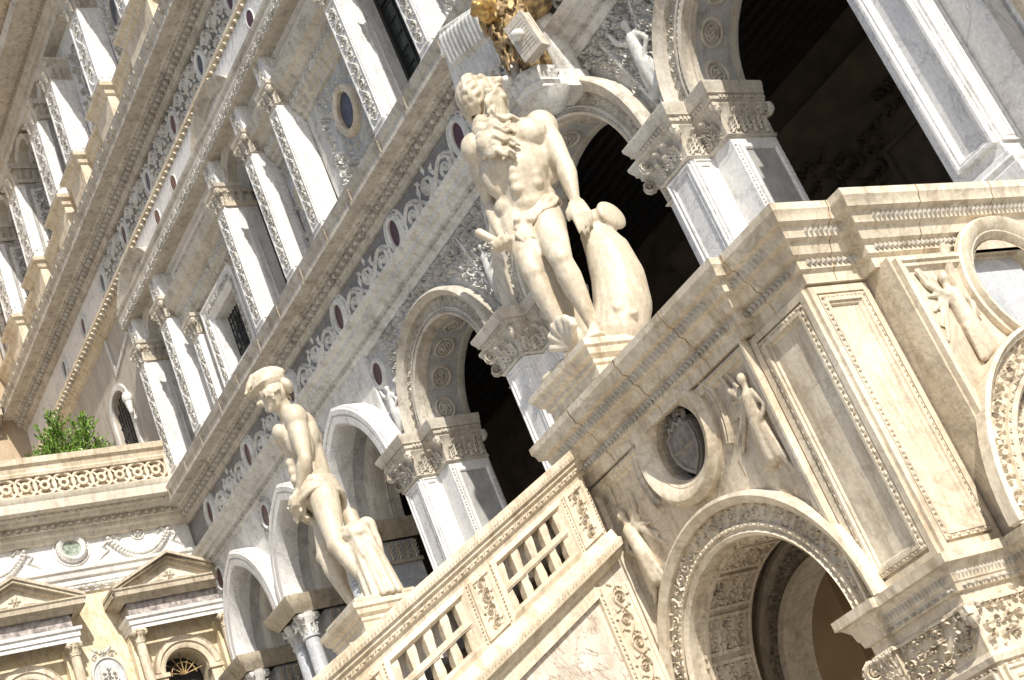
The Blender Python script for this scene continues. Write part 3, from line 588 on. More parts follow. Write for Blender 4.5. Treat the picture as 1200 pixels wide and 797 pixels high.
# upper string, carved frieze, upper cornice
mb = MB(); mb.plan([(-36.2, 12.2), (XR, 12.2)], [(0, 17.38), (.08, 17.4), (.1, 17.48), (.2, 17.52), (.22, 17.6), (.3, 17.62), (.3, 17.7), (0, 17.72)]); s2 = build(mb, 'leaf_string_course', 'cream', PAL, 25)
mb = MB(); f = FW(11.98).sub(-36.2, 17.52)
for i in range(150): mb.leafr(f, i*.2, -.05, pi/2+.5, .22, .05, .1); mb.leafr(f, i*.2+.1, -.05, pi/2-.5, .2, .045, .09)
build(mb, 'leaf_row', 'cream', s2, 0, raw=True)
mb = MB(); mb.box(FW(12.1), -36.2, -28.4, 17.65, 18.75, -.1, 0); build(mb, 'plain_frieze', 'white', PAL, 0)
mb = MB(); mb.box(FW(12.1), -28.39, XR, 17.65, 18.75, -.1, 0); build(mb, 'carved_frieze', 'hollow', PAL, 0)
OX = [-32.3, -30.4, -28.6, -26.75, -24.85, -23.0, -21.2, -19.4, -17.6]
for i, x in enumerate(OX): medal('frieze_oculus', FW(12.1), x, 18.2, .14, .22, 'porphyry' if i % 2 else 'slate', h=.07, out=.08)
mb = MB()
for i in range(2, len(OX)-1):
    x0, x1 = OX[i]+.27, OX[i+1]-.27
    for v in (17.95, 18.43): mb.scroll(FW(12.1).sub(x0, v), x1-x0, .26, .07, 0, .42, i)
for x in OX[2:]:
    for k in range(12): t = 2*pi*k/12; mb.leafr(FW(12.1), x+.23*cos(t), 18.2+.34*sin(t), t+.9, .13, .04, .06)
build(mb, 'frieze_foliage', 'relief', PAL, 0, raw=True)
cornice(PAL, [(-36.2, 12.1), (XR, 12.1)], 18.66, .72, .62, 'tan', 'upper_cornice', True, .17)
mb = MB()
for i in range(60): x = -35.6+i*.43+.08*sin(i*5); mb.box(FW(11.545), x, x+.02, 19.07, 19.23, 0, .006); mb.box(FW(11.5), x, x+.02, 19.28, 19.36, 0, .02)
build(mb, 'slab_joints', 'cornice', PAL, 0)
# ================================================================ top storey
FC = FW(12.2)
holes = []; WC = [(-28.6, -27.75), (-31.1, -30.25), (-33.6, -32.75), (-36.0, -35.2)]
for a, b in WC: holes.append([(a, 20.0), (b, 20.0)]+arc((a+b)/2, 23.35, (b-a)/2, 0, pi, 12))
holes.append([(-22.1, 20.0), (-19.5, 20.0), (-19.5, 23.4), (-22.1, 23.4)])
mb = MB(); mb.plate(FC, [(-36.4, 19.3), (-12, 19.3), (-12, 31), (-36.4, 31)], holes, -.5, 0); build(mb, 'top_storey_wall', 'white', PAL, 20)
mb = MB(); mb.bbox(-36.4, -12, 12.66, 12.7, 19.3, 24.2); build(mb, 'top_windows', 'glass', PAL, 0)
for a, b in WC:
    mb = MB(); mb.sweep(FC, arc((a+b)/2, 23.35, (b-a)/2, 0, pi, 18), [(0, 0), (0, .25), (.04, .28), (.1, .28), (.13, .3), (.13, 0)])
    f = FS(a); mb.box(f, 11.8, 12.66, 22.85, 22.95, 0, .04); mb.box(f, 11.7, 12.66, 23.25, 23.36, 0, .08)
    for i in range(4): acanthus(mb, f, 11.9+.18*i, 22.95, .28, .16, .08)
    for r_ in (.35, .75): fq = Fr((a+.42-.42*cos(r_), 12.3, 23.35+.42*sin(r_)), (sin(r_), 0, cos(r_)), (0, 1, 0), (cos(r_), 0, -sin(r_))); mb.rosette(fq, 0, .05, .12, .06)
    wj = build(mb, 'window_arch', 'pale', PAL, 30)
    mb = MB(); frame_rect(mb, f, 11.95, 12.55, 20.4, 22.75, PANEL); mb.scroll(f.sub(12.25, 20.55, pi/2), 2.05, .17, .04, 0); build(mb, 'jamb_panel', 'speckle', PAL, 0)
def pilC(a, b, z1, cz): pil(a, b, 11.7, 20.5, z1, cz, PAL, 'white', 12.2, None, True)
for a, b in ((-25.4, -24.75), (-27.75, -27.15), (-29.35, -28.62), (-31.85, -31.12), (-34.35, -33.62), (-22.95, -22.5)): pilC(a, b, 22.8, 23.4)
mb = MB(); mb.lathe((-22.15, 11.95, 0), [(.3, 20.5), (.3, 20.65), (.27, 20.7), (.24, 20.8), (.22, 23.4)], 24); mb.lathe((-21.3, 11.95, 0), [(.3, 20.5), (.3, 20.65), (.27, 20.7), (.24, 20.8), (.22, 23.4)], 24); build(mb, 'column', 'grey', PAL, 40)
for i, x in enumerate((-26.27, -24.0)):
    mb = MB(); mb.disc(FC, x, 22.05, .2, .36, .03); d = build(mb, 'marble_oval', 'slate', PAL, 0)
    mb = MB(); ellring(mb, FC, x, 22.05, .2, .36, .08, .1)
    for k in range(14): t = 2*pi*k/14; mb.rosette(FC, x+.34*cos(t), 22.05+.5*sin(t), .07, .07, 0, 5)
    mb.curls(FC, lambda u, v: ((u-x)/.42)**2+((v-22.05)/.6)**2 > 1, x-.6, x+.6, 20.6, 23.3, .19, .08, 0, 60+i); build(mb, 'oval_garland', 'carve', d, 0, raw=True)
# parapet with inlaid panels
PP = [(-36.4, 11.95), (-34.45, 11.95), (-34.45, 11.68), (-33.5, 11.68), (-33.5, 11.95), (-31.95, 11.95), (-31.95, 11.68), (-31.0, 11.68), (-31.0, 11.95), (-29.45, 11.95), (-29.45, 11.68), (-28.5, 11.68), (-28.5, 11.95), (-27.85, 11.95), (-27.85, 11.68), (-26.95, 11.68), (-26.95, 11.95), (-25.5, 11.95), (-25.5, 11.68), (-24.6, 11.68), (-24.6, 11.95), (-23.1, 11.95), (-23.1, 11.68), (-21.6, 11.68), (-21.6, 11.95), (-12, 11.95)]
mb = MB(); mb.plan(PP, [(0, 19.3), (.04, 19.3), (.04, 19.5), (0, 19.55), (0, 20.25), (.05, 20.28), (.08, 20.38), (.15, 20.42), (.17, 20.5), (0, 20.52), (-.3, 20.52)]); pp = build(mb, 'parapet', 'cream', PAL, 25)
mb = MB()
for a, b in ((-26.8, -25.65), (-24.45, -23.25), (-30.9, -29.55), (-33.4, -32.05), (-35.8, -34.55)): frame_rect(mb, FW(11.95), a, b, 19.65, 20.15, PANEL); mb.curls(FW(11.95), None, a+.1, b-.1, 19.7, 20.1, .17, .04, 0, int(-a*7)); ellring(mb, FW(11.95), (a+b)/2, 19.9, .13, .17, .06, .08)
build(mb, 'parapet_panels', 'carve', pp, 0, raw=True)
# top entablature
mb = MB(); mb.plan([(-36.4, 12.2), (-12, 12.2)], [(0, 23.95), (.3, 23.95), (.32, 24.1), (.38, 24.12), (.38, 24.28), (.44, 24.3), (.44, 24.5), (.5, 24.5), (1.0, 24.56), (1.05, 24.75), (0, 24.76)]); te = build(mb, 'top_entablature', 'pale', PAL, 25)
mb = MB(); f = FW(11.74).sub(-36, 24.42)
for i in range(190): mb.leafr(f, i*.12, -.06, pi/2+.3, .16, .03, .06)
build(mb, 'leaf_row', 'cornice', te, 0, raw=True)
for x in (-29.2, -27.3, -25.4): medal('dark_disc', FC, x, 25.4, .24, .26, 'slate', out=.04)
cornice(PAL, [(-36.4, 12.2), (-12, 12.2)], 26.3, .8, .8, 'cornice', 'crowning_cornice', True, .22)
mb = MB(); mb.curls(FC, None, -36, -26, 27.3, 30, .3, .12, 0, 90); build(mb, 'crowning_foliage', 'cornice', PAL, 0, raw=True)
# ---------------------------------------------------------------- plaster stretch above the terrace
mb = MB(); mb.plate(FW(12.2), [(-36.2, 11.5), (-28.06, 11.5), (-28.06, 17.6), (-36.2, 17.6)], [[(-30.55, 13.6), (-29.45, 13.6)]+arc(-30, 15.6, .55, 0, pi, 14), [(-35.2, 12.6), (-33.8, 12.6), (-33.8, 15.8), (-35.2, 15.8)]], -.5, 0); pw = build(mb, 'plaster_wall', 'plaster', PAL, 20)
mb = MB(); mb.sweep(FW(12.2), [(-29.45, 13.6)]+arc(-30, 15.6, .55, 0, pi, 18)+[(-30.55, 13.6)], [(0, 0), (0, .06), (.14, .06), (.14, 0)])
mb.sweep(FW(12.2), [(-29.75, 17.4), (-29.65, 16.45), (-28.45, 16.75), (-28.5, 17.4)], [(-.05, 0), (-.05, .03), (.05, .03), (.05, 0)])
for dx, z in ((.75, 15.6), (1.6, 13.9)):
    mb.ell((-30+dx, 12.1, z), (.12, .12, .16)); mb.caps((-30+dx, 12.1, z-.35), (-30+dx, 12.1, z-.1), .05, .09)
build(mb, 'plaster_window_frame', 'relief', PAL, 30)
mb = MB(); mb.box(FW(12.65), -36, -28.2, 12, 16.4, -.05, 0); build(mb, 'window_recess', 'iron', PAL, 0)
mb = MB()
for i in range(8): mb.tube([(-30.5+.145*i, 12.3, 13.6), (-30.5+.145*i, 12.3, 16.1)], .014, 5); mb.tube([(-30.55, 12.29, 13.7+.3*i), (-29.45, 12.29, 13.7+.3*i)], .012, 5)
build(mb, 'window_grille', 'iron', PAL, 0)
# ================================================================ ochre wing beyond
OW = thing('ochre_side_wing', 'ochre plastered building end seen beyond the far left end of the palace facade', 'building', (-36.5, 9, -1.6))
mb = MB(); mb.bbox(-40, -36.41, 2, 12.6, -1.6, 30); build(mb, 'wall', 'ochre', OW, 0)
cornice(OW, [(-36.4, 2), (-36.4, 11.5)], 18.66, .72, .6, 'cornice', 'cornice', True, .2)
# ================================================================ pedimented court wing
CW = thing('court_wing', 'low court wing with pedimented windows, wreath frieze and a balustrade of interlaced stone rings', 'building', (-28, 8, -1.6))
GX = FS(-28.0); Y0, Y1 = 2.0, 12.04
WY = [11.13, 8.13, 5.13]
holes = [[(y-.44, 4.5), (y+.44, 4.5)]+arc(y, 8.85, .44, 0, pi, 16) for y in WY]
mb = MB(); mb.plate(GX, [(Y0, -1.6), (Y1, -1.6), (Y1, 11.0), (Y0, 11.0)], holes, -.4, 0); build(mb, 'marble_wall', 'yellow', CW, 20)
mb = MB(); mb.bbox(-28.5, -28.45, Y0, Y1, 4, 10); build(mb, 'window_glass', 'iron', CW, 0)
mb = MB(); mb.plan([(-28, Y0), (-28, Y1)], [(0, 10.82), (.05, 10.82), (.06, 10.86), (.09, 10.87), (.09, 10.95), (.12, 10.97), (.12, 11.08), (.17, 11.1), (.2, 11.2), (.24, 11.22), (.25, 11.28), (0, 11.3)]); s_ = build(mb, 'string_course', 'white', CW, 25)
mb = MB(); eggs(mb, GX.sub(Y0, 10.915, 0, .09), Y1-Y0, .2, .035, .035); build(mb, 'egg_moulding', 'relief', s_, 0, raw=True)
mb = MB(); mb.box(GX, Y0, Y1, 11.25, 12.0, -.1, 0); build(mb, 'frieze', 'white', CW, 0)
for yc in (9.58, 6.4, 3.3):
    mb = MB(); mb.disc(GX, yc, 11.75, .18, .18, .03); d = build(mb, 'green_disc', 'green', CW, 0)
    mb = MB(); mb.ring(GX, yc, 11.75, .2, [(-.02, 0), (-.02, .07), (.05, .12), (.1, .07), (.1, 0)], 30)
    for i in range(26): t = 2*pi*i/26; mb.leafr(GX.sub(0, 0, 0, .06), yc+.2*cos(t), 11.75+.2*sin(t), t+.6, .13, .03, .06)
    mb.ring(GX, yc, 11.75, .34, [(0, 0), (0, .03), (.02, .03), (.02, 0)], 30); build(mb, 'laurel_wreath', 'relief', d, 0)
for yc in (10.95, 8.05, 4.9):
    mb = MB(); pts = [(yc-.62+1.24*i/24, 12.0-.62+.42*((i/12-1)**2)) for i in range(25)]
    for i, (u, v) in enumerate(pts):
        for dv in (-.04, .04): mb.dome(GX, u, v+dv, .05, .048, .1, 0, 6, 2)
    mb.ring(GX, yc, 11.87, .12, [(0, 0), (0, .03), (.02, .03), (.03, 0)], 20); mb.rosette(GX, yc, 11.87, .12, .08, 0, 8)
    for s in (-1, 1):
        mb.ridge(GX, [(yc+s*.62, 11.8), (yc+s*.75, 11.7), (yc+s*.66, 11.6), (yc+s*.82, 11.5), (yc+s*.9, 11.42)], [.03, .045, .04, .035, .01], .06)
        mb.ridge(GX, [(yc+s*.62, 11.8), (yc+s*.5, 11.9), (yc+s*.4, 11.8), (yc+s*.3, 11.86)], [.03, .04, .035, .01], .06)
    build(mb, 'fruit_festoon', 'relief', CW, 0)
mb = MB(); mb.plan([(-28, Y0), (-28, Y1)], [(0, 11.9), (.1, 11.92), (.12, 12.0), (.2, 12.03), (.2, 12.1), (.26, 12.12), (.26, 12.22), (.40, 12.25), (.42, 12.3), (.5, 12.31), (.5, 12.35), (.66, 12.38), (.67, 12.56), (.70, 12.6), (.72, 12.67), (0, 12.68), (-1.5, 12.68)]); cc = build(mb, 'cornice', 'wing', CW, 25)
mb = MB(); eggs(mb, GX.sub(Y0, 12.17, 0, .26), Y1-.3-Y0, .17, .05, .05); beads(mb, GX.sub(Y0, 12.335, 0, .5), Y1-.4-Y0, .15, .02, .03); build(mb, 'egg_and_dart', 'wing', cc, 0, raw=True)
# balustrade of interlaced rings
BX = -27.46; G = FS(BX); mb = MB(); r0 = .215; st_ = .375; n = 24
for i in range(n):
    y = 11.47-i*st_; mb.ring(G, y, 12.93, r0, [(-.03, -.06), (-.03, .05), (.015, .055), (.015, -.06), (-.03, -.06)], 26); mb.ring(G, y, 12.93, .085, [(-.035, -.06), (-.035, .06), (.02, .06), (.02, -.06), (-.035, -.06)], 18)
    for k in range(4): t = pi/4+k*pi/2; f = G.sub(y+.1*cos(t), 12.93+.1*sin(t), t); mb.box(f, 0, .1, -.022, .022, -.05, .04)
BT = build(mb, 'ring_balustrade', 'cream', CW, 35)
mb = MB(); mb.plan([(BX, Y0), (BX, 12.0)], [(-.14, 12.68), (.09, 12.68), (.09, 12.72), (-.14, 12.72)]); mb.plan([(BX, Y0), (BX, 11.95)], [(-.12, 13.14), (.08, 13.14), (.1, 13.2), (.07, 13.24), (.1, 13.34), (.16, 13.38), (.18, 13.5), (-.2, 13.5), (-.2, 13.14)])
mb.bbox(BX-.16, BX+.1, 11.68, 11.98, 12.68, 13.2); build(mb, 'rail', 'cream', CW, 25)
mb = MB(); mb.bbox(-36, BX-.3, Y0, 12, 12.4, 12.6); build(mb, 'terrace_floor', 'plaster', CW, 0)
# pedimented windows
for i, yc in enumerate(WY):
    mb = MB(); a, b = yc-1.0, yc+1.0
    mb.plan([(-28, a), (-27.5, a), (-27.5, b), (-28, b)], [(0, 9.72), (0, 9.80), (.03, 9.81), (.03, 9.89), (.07, 9.92), (.08, 9.98), (0, 9.99)]); ae = build(mb, 'pedimented_window', 'white', CW, 20)
    mb = MB(); mb.bbox(-28, -27.56, a+.05, b-.05, 9.98, 10.28); build(mb, 'purple_frieze', 'purple', ae, 0)
    mb = MB(); mb.plan([(-28, a), (-27.5, a), (-27.5, b), (-28, b)], [(0, 10.26), (.06, 10.28), (.08, 10.33), (.2, 10.36), (.21, 10.44), (.24, 10.47), (.24, 10.5), (0, 10.51)])
    rk = FS(-27.5); P = [(a-.24, 10.5), (yc, 11.06), (b+.24, 10.5)]
    for k in range(2):
        (u0, v0), (u1, v1) = P[k], P[k+1]
        for q, (d0, d1, w1) in enumerate(((-.0, .06, .24), (-.06, -.002, .2), (-.13, -.062, .1))):
            mb.add([rk.p(u, v+dd, w_) for w_ in (-.5, w1) for (u, v) in ((u0, v0), (u1, v1)) for dd in (d0, d1)], [(0, 1, 3, 2), (4, 5, 7, 6), (0, 1, 5, 4), (2, 3, 7, 6), (0, 2, 6, 4), (1, 3, 7, 5)])
    build(mb, 'pediment', 'cornice', ae, 20)
    mb = MB(); mb.plate(rk, [(a-.1, 10.5), (b+.1, 10.5), (yc, 11.0)], [], -.4, 0); mb.rosette(rk, yc, 10.68, .13, .05); mb.leafr(rk, yc-.1, 10.62, pi+.1, .4, .06, .04); mb.leafr(rk, yc+.1, 10.62, -.1, .4, .06, .04); build(mb, 'tympanum', 'wing', ae, 0)
    for s in (-1, 1):
        y = yc+s*.87; x = -27.62
        mb = MB(); mb.lathe((x, y, 0), [(.11, 4.5), (.105, 6), (.09, 9.44), (.11, 9.46), (.09, 9.48)], 18); co = build(mb, 'column', 'cream', ae, 40)
        mb = MB(); mb.lathe((x, y, 0), [(.085, 9.48), (.09, 9.58), (.13, 9.68)], 14)
        for k in range(6): t = pi*k/3; D = Vector((cos(t), sin(t), 0)); acanthus(mb, Fr(Vector((x, y, 0))+D*.08, (-D.y, D.x, 0), (0, 0, 1), D), 0, 9.49, .14, .08, .06)
        mb.bbox(x-.13, x+.13, y-.13, y+.13, 9.68, 9.72)
        for dx, dy in ((1, 1), (1, -1)): volute(mb, x+dx*.1, y+dy*.1, 9.65, dx, dy, .035)
        build(mb, 'leaf_capital', 'cream', co, 0)
        mb = MB(); mb.bbox(-27.98, -27.8, y-.12, y+.12, 4.5, 9.7); build(mb, 'rear_pilaster', 'yellow', ae, 0)
        mb = MB(); f = FS(-27.98); q = yc+s*.55; mb.box(f, q-.11, q+.11, 4.5, 8.78, 0, .12); mb.box(f, q-.15, q+.15, 8.78, 8.86, 0, .16); build(mb, 'impost', 'cream', ae, 0)
    mb = MB(); mb.sweep(GX, arc(yc, 8.87, .44, 0, pi, 24), [(0, 0), (0, .1), (.05, .13), (.1, .13), (.12, .17), (.2, .17), (.23, .2), (.23, 0)]); build(mb, 'window_arch', 'cream', ae, 35)
    mb = MB()
    for k in range(7): t = pi*(k+.5)/7; mb.tube([(-28.15, yc, 8.86), (-28.15, yc+.43*cos(t), 8.86+.43*sin(t))], .012, 5)
    mb.tube([(-28.15, yc+.25*cos(pi*k/12), 8.86+.25*sin(pi*k/12)) for k in range(13)], .012, 5); build(mb, 'fanlight_bars', 'bronze', ae, 0)
# shields between the windows
for yc in (9.63, 6.63):
    mb = MB(); mb.disc(GX, yc, 9.05, .28, .36, .05); d = build(mb, 'oval_shield', 'grey', CW, 0)
    mb = MB(); ellring(mb, GX, yc, 9.05, .28, .36, .05, .09, .0)
    mb.plate(GX, [(yc-.15, 9.25), (yc-.17, 9.0), (yc-.1, 8.85), (yc, 8.76), (yc+.1, 8.85), (yc+.17, 9.0), (yc+.15, 9.25), (yc+.06, 9.22), (yc, 9.29), (yc-.06, 9.22)], [], .05, .09)
    mb.curls(GX, lambda u, v: ((u-yc)/.15)**2+((v-9.02)/.2)**2 < 1, yc-.15, yc+.15, 8.8, 9.24, .09, .04, .09, 3)
    for s in (-1, 1): mb.spiral(GX, yc+s*.16, 9.5, .09, 0, s, .05); mb.leafr(GX, yc+s*.05, 9.55, pi/2+s*-.9, .2, .05, .05)
    mb.rosette(GX, yc, 9.55, .09, .06); build(mb, 'shield_relief', 'relief', d, 0)
# ================================================================ staircase landing
LD = thing('stair_landing', 'cream marble stair landing with arched bays, oculi and corner pilasters under the bearded statue', 'staircase', (-10, 9.5, -1.6))
xc, yc_ = -7.01, 8.0            # free corner of the diagonal pilasters
FLW = FW(7.9); FLS = FS(-6.65)
LP = [(-17.4, 7.9), (-7.72, 7.9), (-7.72, 8.0), (-7.01, 8.0), (-7.01, 8.62), (-6.65, 8.62), (-6.65, 11.95)]
CP = [(-10.03, 9.4), (-10.03, 7.95), (-7.68, 7.95), (-7.68, 8.05), (-7.01, 8.05), (-7.01, 8.62), (-6.86, 8.62), (-6.86, 11.95)]
mb = MB(); mb.plan(CP, [(0, 4.02), (.05, 4.02), (.06, 4.1), (.09, 4.12), (.09, 4.2), (.13, 4.22), (.16, 4.3), (.2, 4.32), (.22, 4.40), (.27, 4.42), (.28, 4.47), (.30, 4.5), (.30, 4.56), (0, 4.57), (-.6, 4.57)])
lc = build(mb, 'landing_cornice', 'cream', LD, 30); mb = MB(); mb.plan([(-17.4, 7.95), (-14.95, 7.95), (-14.95, 9.4)], [(0, 4.02), (.06, 4.1), (.13, 4.22), (.2, 4.32), (.28, 4.47), (.30, 4.56), (0, 4.57), (-.6, 4.57)])
build(mb, 'landing_cornice', 'cream', LD, 30)
mb = MB()   # open joints between the cornice blocks
CPR = [(.052, 4.03), (.062, 4.1), (.093, 4.12), (.093, 4.2), (.133, 4.22), (.163, 4.3), (.203, 4.32), (.223, 4.40), (.273, 4.42), (.283, 4.47), (.303, 4.5), (.303, 4.563), (0, 4.574)]
for x in (-9.62, -8.83, -8.12, -7.36): y = 7.95 if x < -7.68 else 8.05; mb.plan([(x, y), (x+.008, y)], CPR)
for y in (8.3, 9.12, 9.95, 10.8): x = -7.01 if y < 8.62 else -6.86; mb.plan([(x, y), (x, y+.008)], CPR)
for x, z0, z1 in ((-8.35, 3.2, 3.35), (-9.9, 2.3, 3.9)): mb.box(FW(7.97), x, x+.006, z0, z1, 0, .002)
for z in (2.7, 3.4): mb.box(FW(7.97), -10.17, -9.5, z, z+.006, 0, .002)
build(mb, 'block_joints', 'bronze', lc, 0, raw=True)
mb = MB()   # gadrooned tongues of the cornice
for (x0, y0), (x1, y1) in zip(CP[:-1], CP[1:]):
    L = sqrt((x1-x0)**2+(y1-y0)**2); U = Vector(((x1-x0)/L, (y1-y0)/L, 0)); W = Vector((U.y, -U.x, 0))
    if y1 < y0: continue
    s0 = 0
    for z, o, h in ((4.36, .205, .075), (4.16, .098, .05)):
        n = int((L-s0)/.05)
        for i in range(n): f = Fr(Vector((x0, y0, z))+U*(s0+i*(L-s0)/n)+W*o, U, (0, 0, 1), W); mb.leafr(f, .02, -h*.6, pi/2+.3, h*1.4, .02, .035)
build(mb, 'tongue_moulding', 'tan', lc, 0, raw=True)
# W bay wall with arch and oculus
def hole_arch(c, z, r, zb): return [(c-r, zb), (c+r, zb)]+arc(c, z, r, 0, pi, 30)
AC, AZ, AR = -8.88, 1.88, .98
mb = MB(); mb.plate(FW(7.97), [(-10.2, -1.6), (-7.72, -1.6), (-7.72, 4.04), (-10.2, 4.04)], [hole_arch(AC, AZ, AR, -1.58), arc(-8.86, 3.77, .30, 0, 2*pi, 30)[:-1]], -.6, 0); build(mb, 'west_bay_wall', 'creamcarve', LD, 30)
SC, SR = 9.85, 1.2
mb = MB(); mb.plate(FS(-6.72), [(8.62, -1.6), (12.0, -1.6), (12.0, 4.04), (8.62, 4.04)], [hole_arch(SC, AZ, SR-.06, -1.58), arc(SC, 3.70, .42, 0, 2*pi, 30)[:-1]], -.6, 0); build(mb, 'south_bay_wall', 'creamcarve', LD, 30)
def bay(fr, c, r, ko, oc, oz, orr, ou, u0, u1, nm, glass, seed):
    mb = MB(); mb.sweep(fr, arc(c, AZ, r, 0, pi, 44), [(0, -.1), (0, .05), (.03, .08), (.05, .05), (.07, .05), (.07, .07), (.1, .07), (.1, .03), (.25, .03), (.25, .08), (.28, .1), (ko-.03, .12), (ko, .1), (ko, 0)]); a = build(mb, 'archivolt', 'cream', LD, 35, label=None)
    mb = MB(); n = int(r*30)
    for i in range(n):
        t = (i+.5)*pi/n; f = fr.sub(c+(r+.175)*cos(t), AZ+(r+.175)*sin(t), t+pi/2, .03); mb.spiral(f, 0, 0, .058, i*2, (-1)**i, .035, 0, 1.0, 8, .3)
        for q in (-1, 1): mb.leafr(f, q*.05, .02*q, q*1.2, .08, .02, .03)
    build(mb, 'archivolt_foliage', 'creamcarve', a, 0, raw=True)
    mb = MB(); n = int(r*36)
    for i in range(n): t = (i+.5)*pi/n; f = fr.sub(c+(r+.085)*cos(t), AZ+(r+.085)*sin(t), t+pi/2, .07); mb.dome(f, 0, 0, .028, .012, .015, 0, 6, 2); mb.box(f, .038, .044, -.012, .012, 0, .012)
    build(mb, 'bead_moulding', 'cream', a, 0, raw=True)
    # soffit: panels of foliage between ribs
    mb = MB(); W_ = fr.W
    for k in range(8):
        t0, t1 = pi*(k+.1)/8, pi*(k+.9)/8
        for j in range(4):
            for q in range(3):
                t = t0+(t1-t0)*(j+.5)/4; P = fr.p(c+(r-.002)*cos(t), AZ+(r-.002)*sin(t), -.2-.14*q)
                rad = (fr.U*cos(t)+fr.V*sin(t)); f = Fr(P, fr.U*(-sin(t))+fr.V*cos(t), W_, -rad)
                mb.spiral(f, 0, 0, .062, k+j*2+q, (-1)**(j+q), .04, 0, 1.0, 7, .3); mb.leafr(f, .04, .05, j, .08, .02, .03)
        for t in (t0, t1):
            rad = (fr.U*cos(t)+fr.V*sin(t)); f = Fr(fr.p(c+r*cos(t), AZ+r*sin(t), 0), fr.U*(-sin(t))+fr.V*cos(t), W_, -rad); mb.box(f, -.015, .015, -.56, -.08, -.01, .03)
    for wq in (-.10, -.56):
        for i in range(40):
            t0, t1 = pi*i/40, pi*(i+1)/40
            vs = []
            for t in (t0, t1):
                for rr, dw in ((r, 0), (r-.03, 0), (r-.03, -.03), (r, -.03)): vs.append(fr.p(c+rr*cos(t), AZ+rr*sin(t), wq+dw))
            mb.add(vs, [(0, 1, 5, 4), (1, 2, 6, 5), (2, 3, 7, 6)])
    build(mb, 'soffit_foliage', 'creamcarve', a, 0, raw=True)
    # oculus
    mb = MB(); mb.ring(fr, oc, oz, orr, [(-.0, -.22), (0, -.02), (.02, .02), (.05, .05), (.06, .05), (.11, .10), (.15, .11), (ou-orr-.02, .06), (ou-orr, .05), (ou-orr, 0)], 44); o = build(mb, 'oculus_surround', 'cream', LD, 40)
    mb = MB(); mb.ring(fr, oc, oz, ou+.06, [(0, 0), (0, .03), (.03, .045), (.045, .02), (.06, .045), (.075, .02), (.075, 0)], 40, *( (-.5, .75) if nm == 'w' else (-.35, .6))); mb.ring(fr, oc, oz, ou+.06, [(0, 0), (0, .03), (.03, .045), (.045, .02), (.06, .045), (.075, .02), (.075, 0)], 24, pi-.75 if nm == 'w' else pi-.6, pi+.5 if nm == 'w' else pi+.35); build(mb, 'outer_ring', 'creamcarve', o, 40)
    mb = MB(); mb.disc(fr, oc, oz, orr+.03, orr+.03, -.16); build(mb, 'oculus_back', glass, o, 0)  # west disc is near-black: shade of the deep hole put into its colour
    # panel frame round the spandrels
    mb = MB(); pr = [(0, 0), (0, .05), (-.03, .06), (-.04, .04), (-.07, .04), (-.08, .015), (-.1, .0)]; q = ou+.06
    mb.sweep(fr, [(u1, 2.45), (u1, 4.0), (oc+q-.12, 4.0)], pr); build(mb, 'panel_frame', 'cream', LD, 25); mb = MB(); mb.sweep(fr, [(oc-q+.12, 4.0), (u0, 4.0), (u0, 2.45)], pr); build(mb, 'panel_frame', 'cream', LD, 25)
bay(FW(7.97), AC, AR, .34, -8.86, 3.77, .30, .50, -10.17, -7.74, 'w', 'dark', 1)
bay(FS(-6.72), SC, SR-.05, .32, SC, 3.70, .42, .60, 8.64, 11.2, 's', 'slate', 2)
# glazed marble disc in the south oculus, shield in the west oculus
mb = MB(); mb.disc(FS(-6.72), SC, 3.70, .44, .44, -.12); build(mb, 'oculus_marble', 'grey', LD, 0)
f = FW(7.97); c0 = (-8.85, 3.76)
sh = [(-.17, .12), (-.19, 0), (-.17, -.11), (-.11, -.2), (0, -.29), (.11, -.2), (.17, -.11), (.19, 0), (.17, .12), (.12, .14), (.10, .2), (.05, .17), (0, .22), (-.05, .17), (-.10, .2), (-.12, .14)]
mb = MB(); mb.plate(f, [(c0[0]+x, c0[1]+y) for x, y in sh], [], -.14, -.03)
mb.sweep(f, [(c0[0]+x*.93, c0[1]+y*.93) for x, y in sh], [(0, -.03), (0, -.005), (-.02, -.005), (-.025, -.03)], True)
for i in range(3): mb.leafr(f, c0[0]-.09+.09*i, c0[1]+.1, -pi/2, .1, .03, .03, -.03); mb.leafr(f, c0[0]-.07+.07*i, c0[1]-.08, -pi/2, .09, .025, .03, -.03)
mb.ridge(f, [(c0[0]-.16, c0[1]-.03), (c0[0]+.16, c0[1]-.03)], .025, .025, -.03)
for s in (-1, 1): mb.spiral(f, c0[0]+s*.09, c0[1]+.22, .07, pi/2, s, .05, -.05, 1.4); mb.spiral(f, c0[0]+s*.2, c0[1]+.06, .04, 0, s, .04, -.1)
build(mb, 'coat_of_arms', 'shield', LD, 0)
mb = MB(); f = FS(-6.72); n = 30
mb.sweep(f, arc(SC, AZ, .72, 0, pi, 30), [(0, -.3), (0, -.06), (.42, -.06)])
for i in range(26):
    t = (i+.5)*pi/26
    for q in (.82, .97, 1.08): g_ = f.sub(SC+q*cos(t), AZ+q*sin(t), t+pi/2+i, -.06); mb.spiral(g_, 0, 0, .06, i+q*9, (-1)**i, .035, 0, 1.0, 7, .3); mb.leafr(g_, .05, .02, 1, .07, .02, .03)
build(mb, 'carved_inner_arch', 'creamcarve', LD, 0, raw=True)
# winged figures in the landing spandrels
for fr, u, v, s_, ln, fl in ((FW(7.97), -7.98, 3.1, .56, -.1, 1), (FW(7.97), -9.78, 2.95, .55, .1, -1), (FS(-6.72), 9.08, 3.12, .55, .1, 1), (FS(-6.72), 10.9, 3.0, .62, -.15, -1)):
    build(relief_figure(fr, u, v, s_, ln, True, fl, .012), 'winged_figure', 'creamcarve', LD, 50)
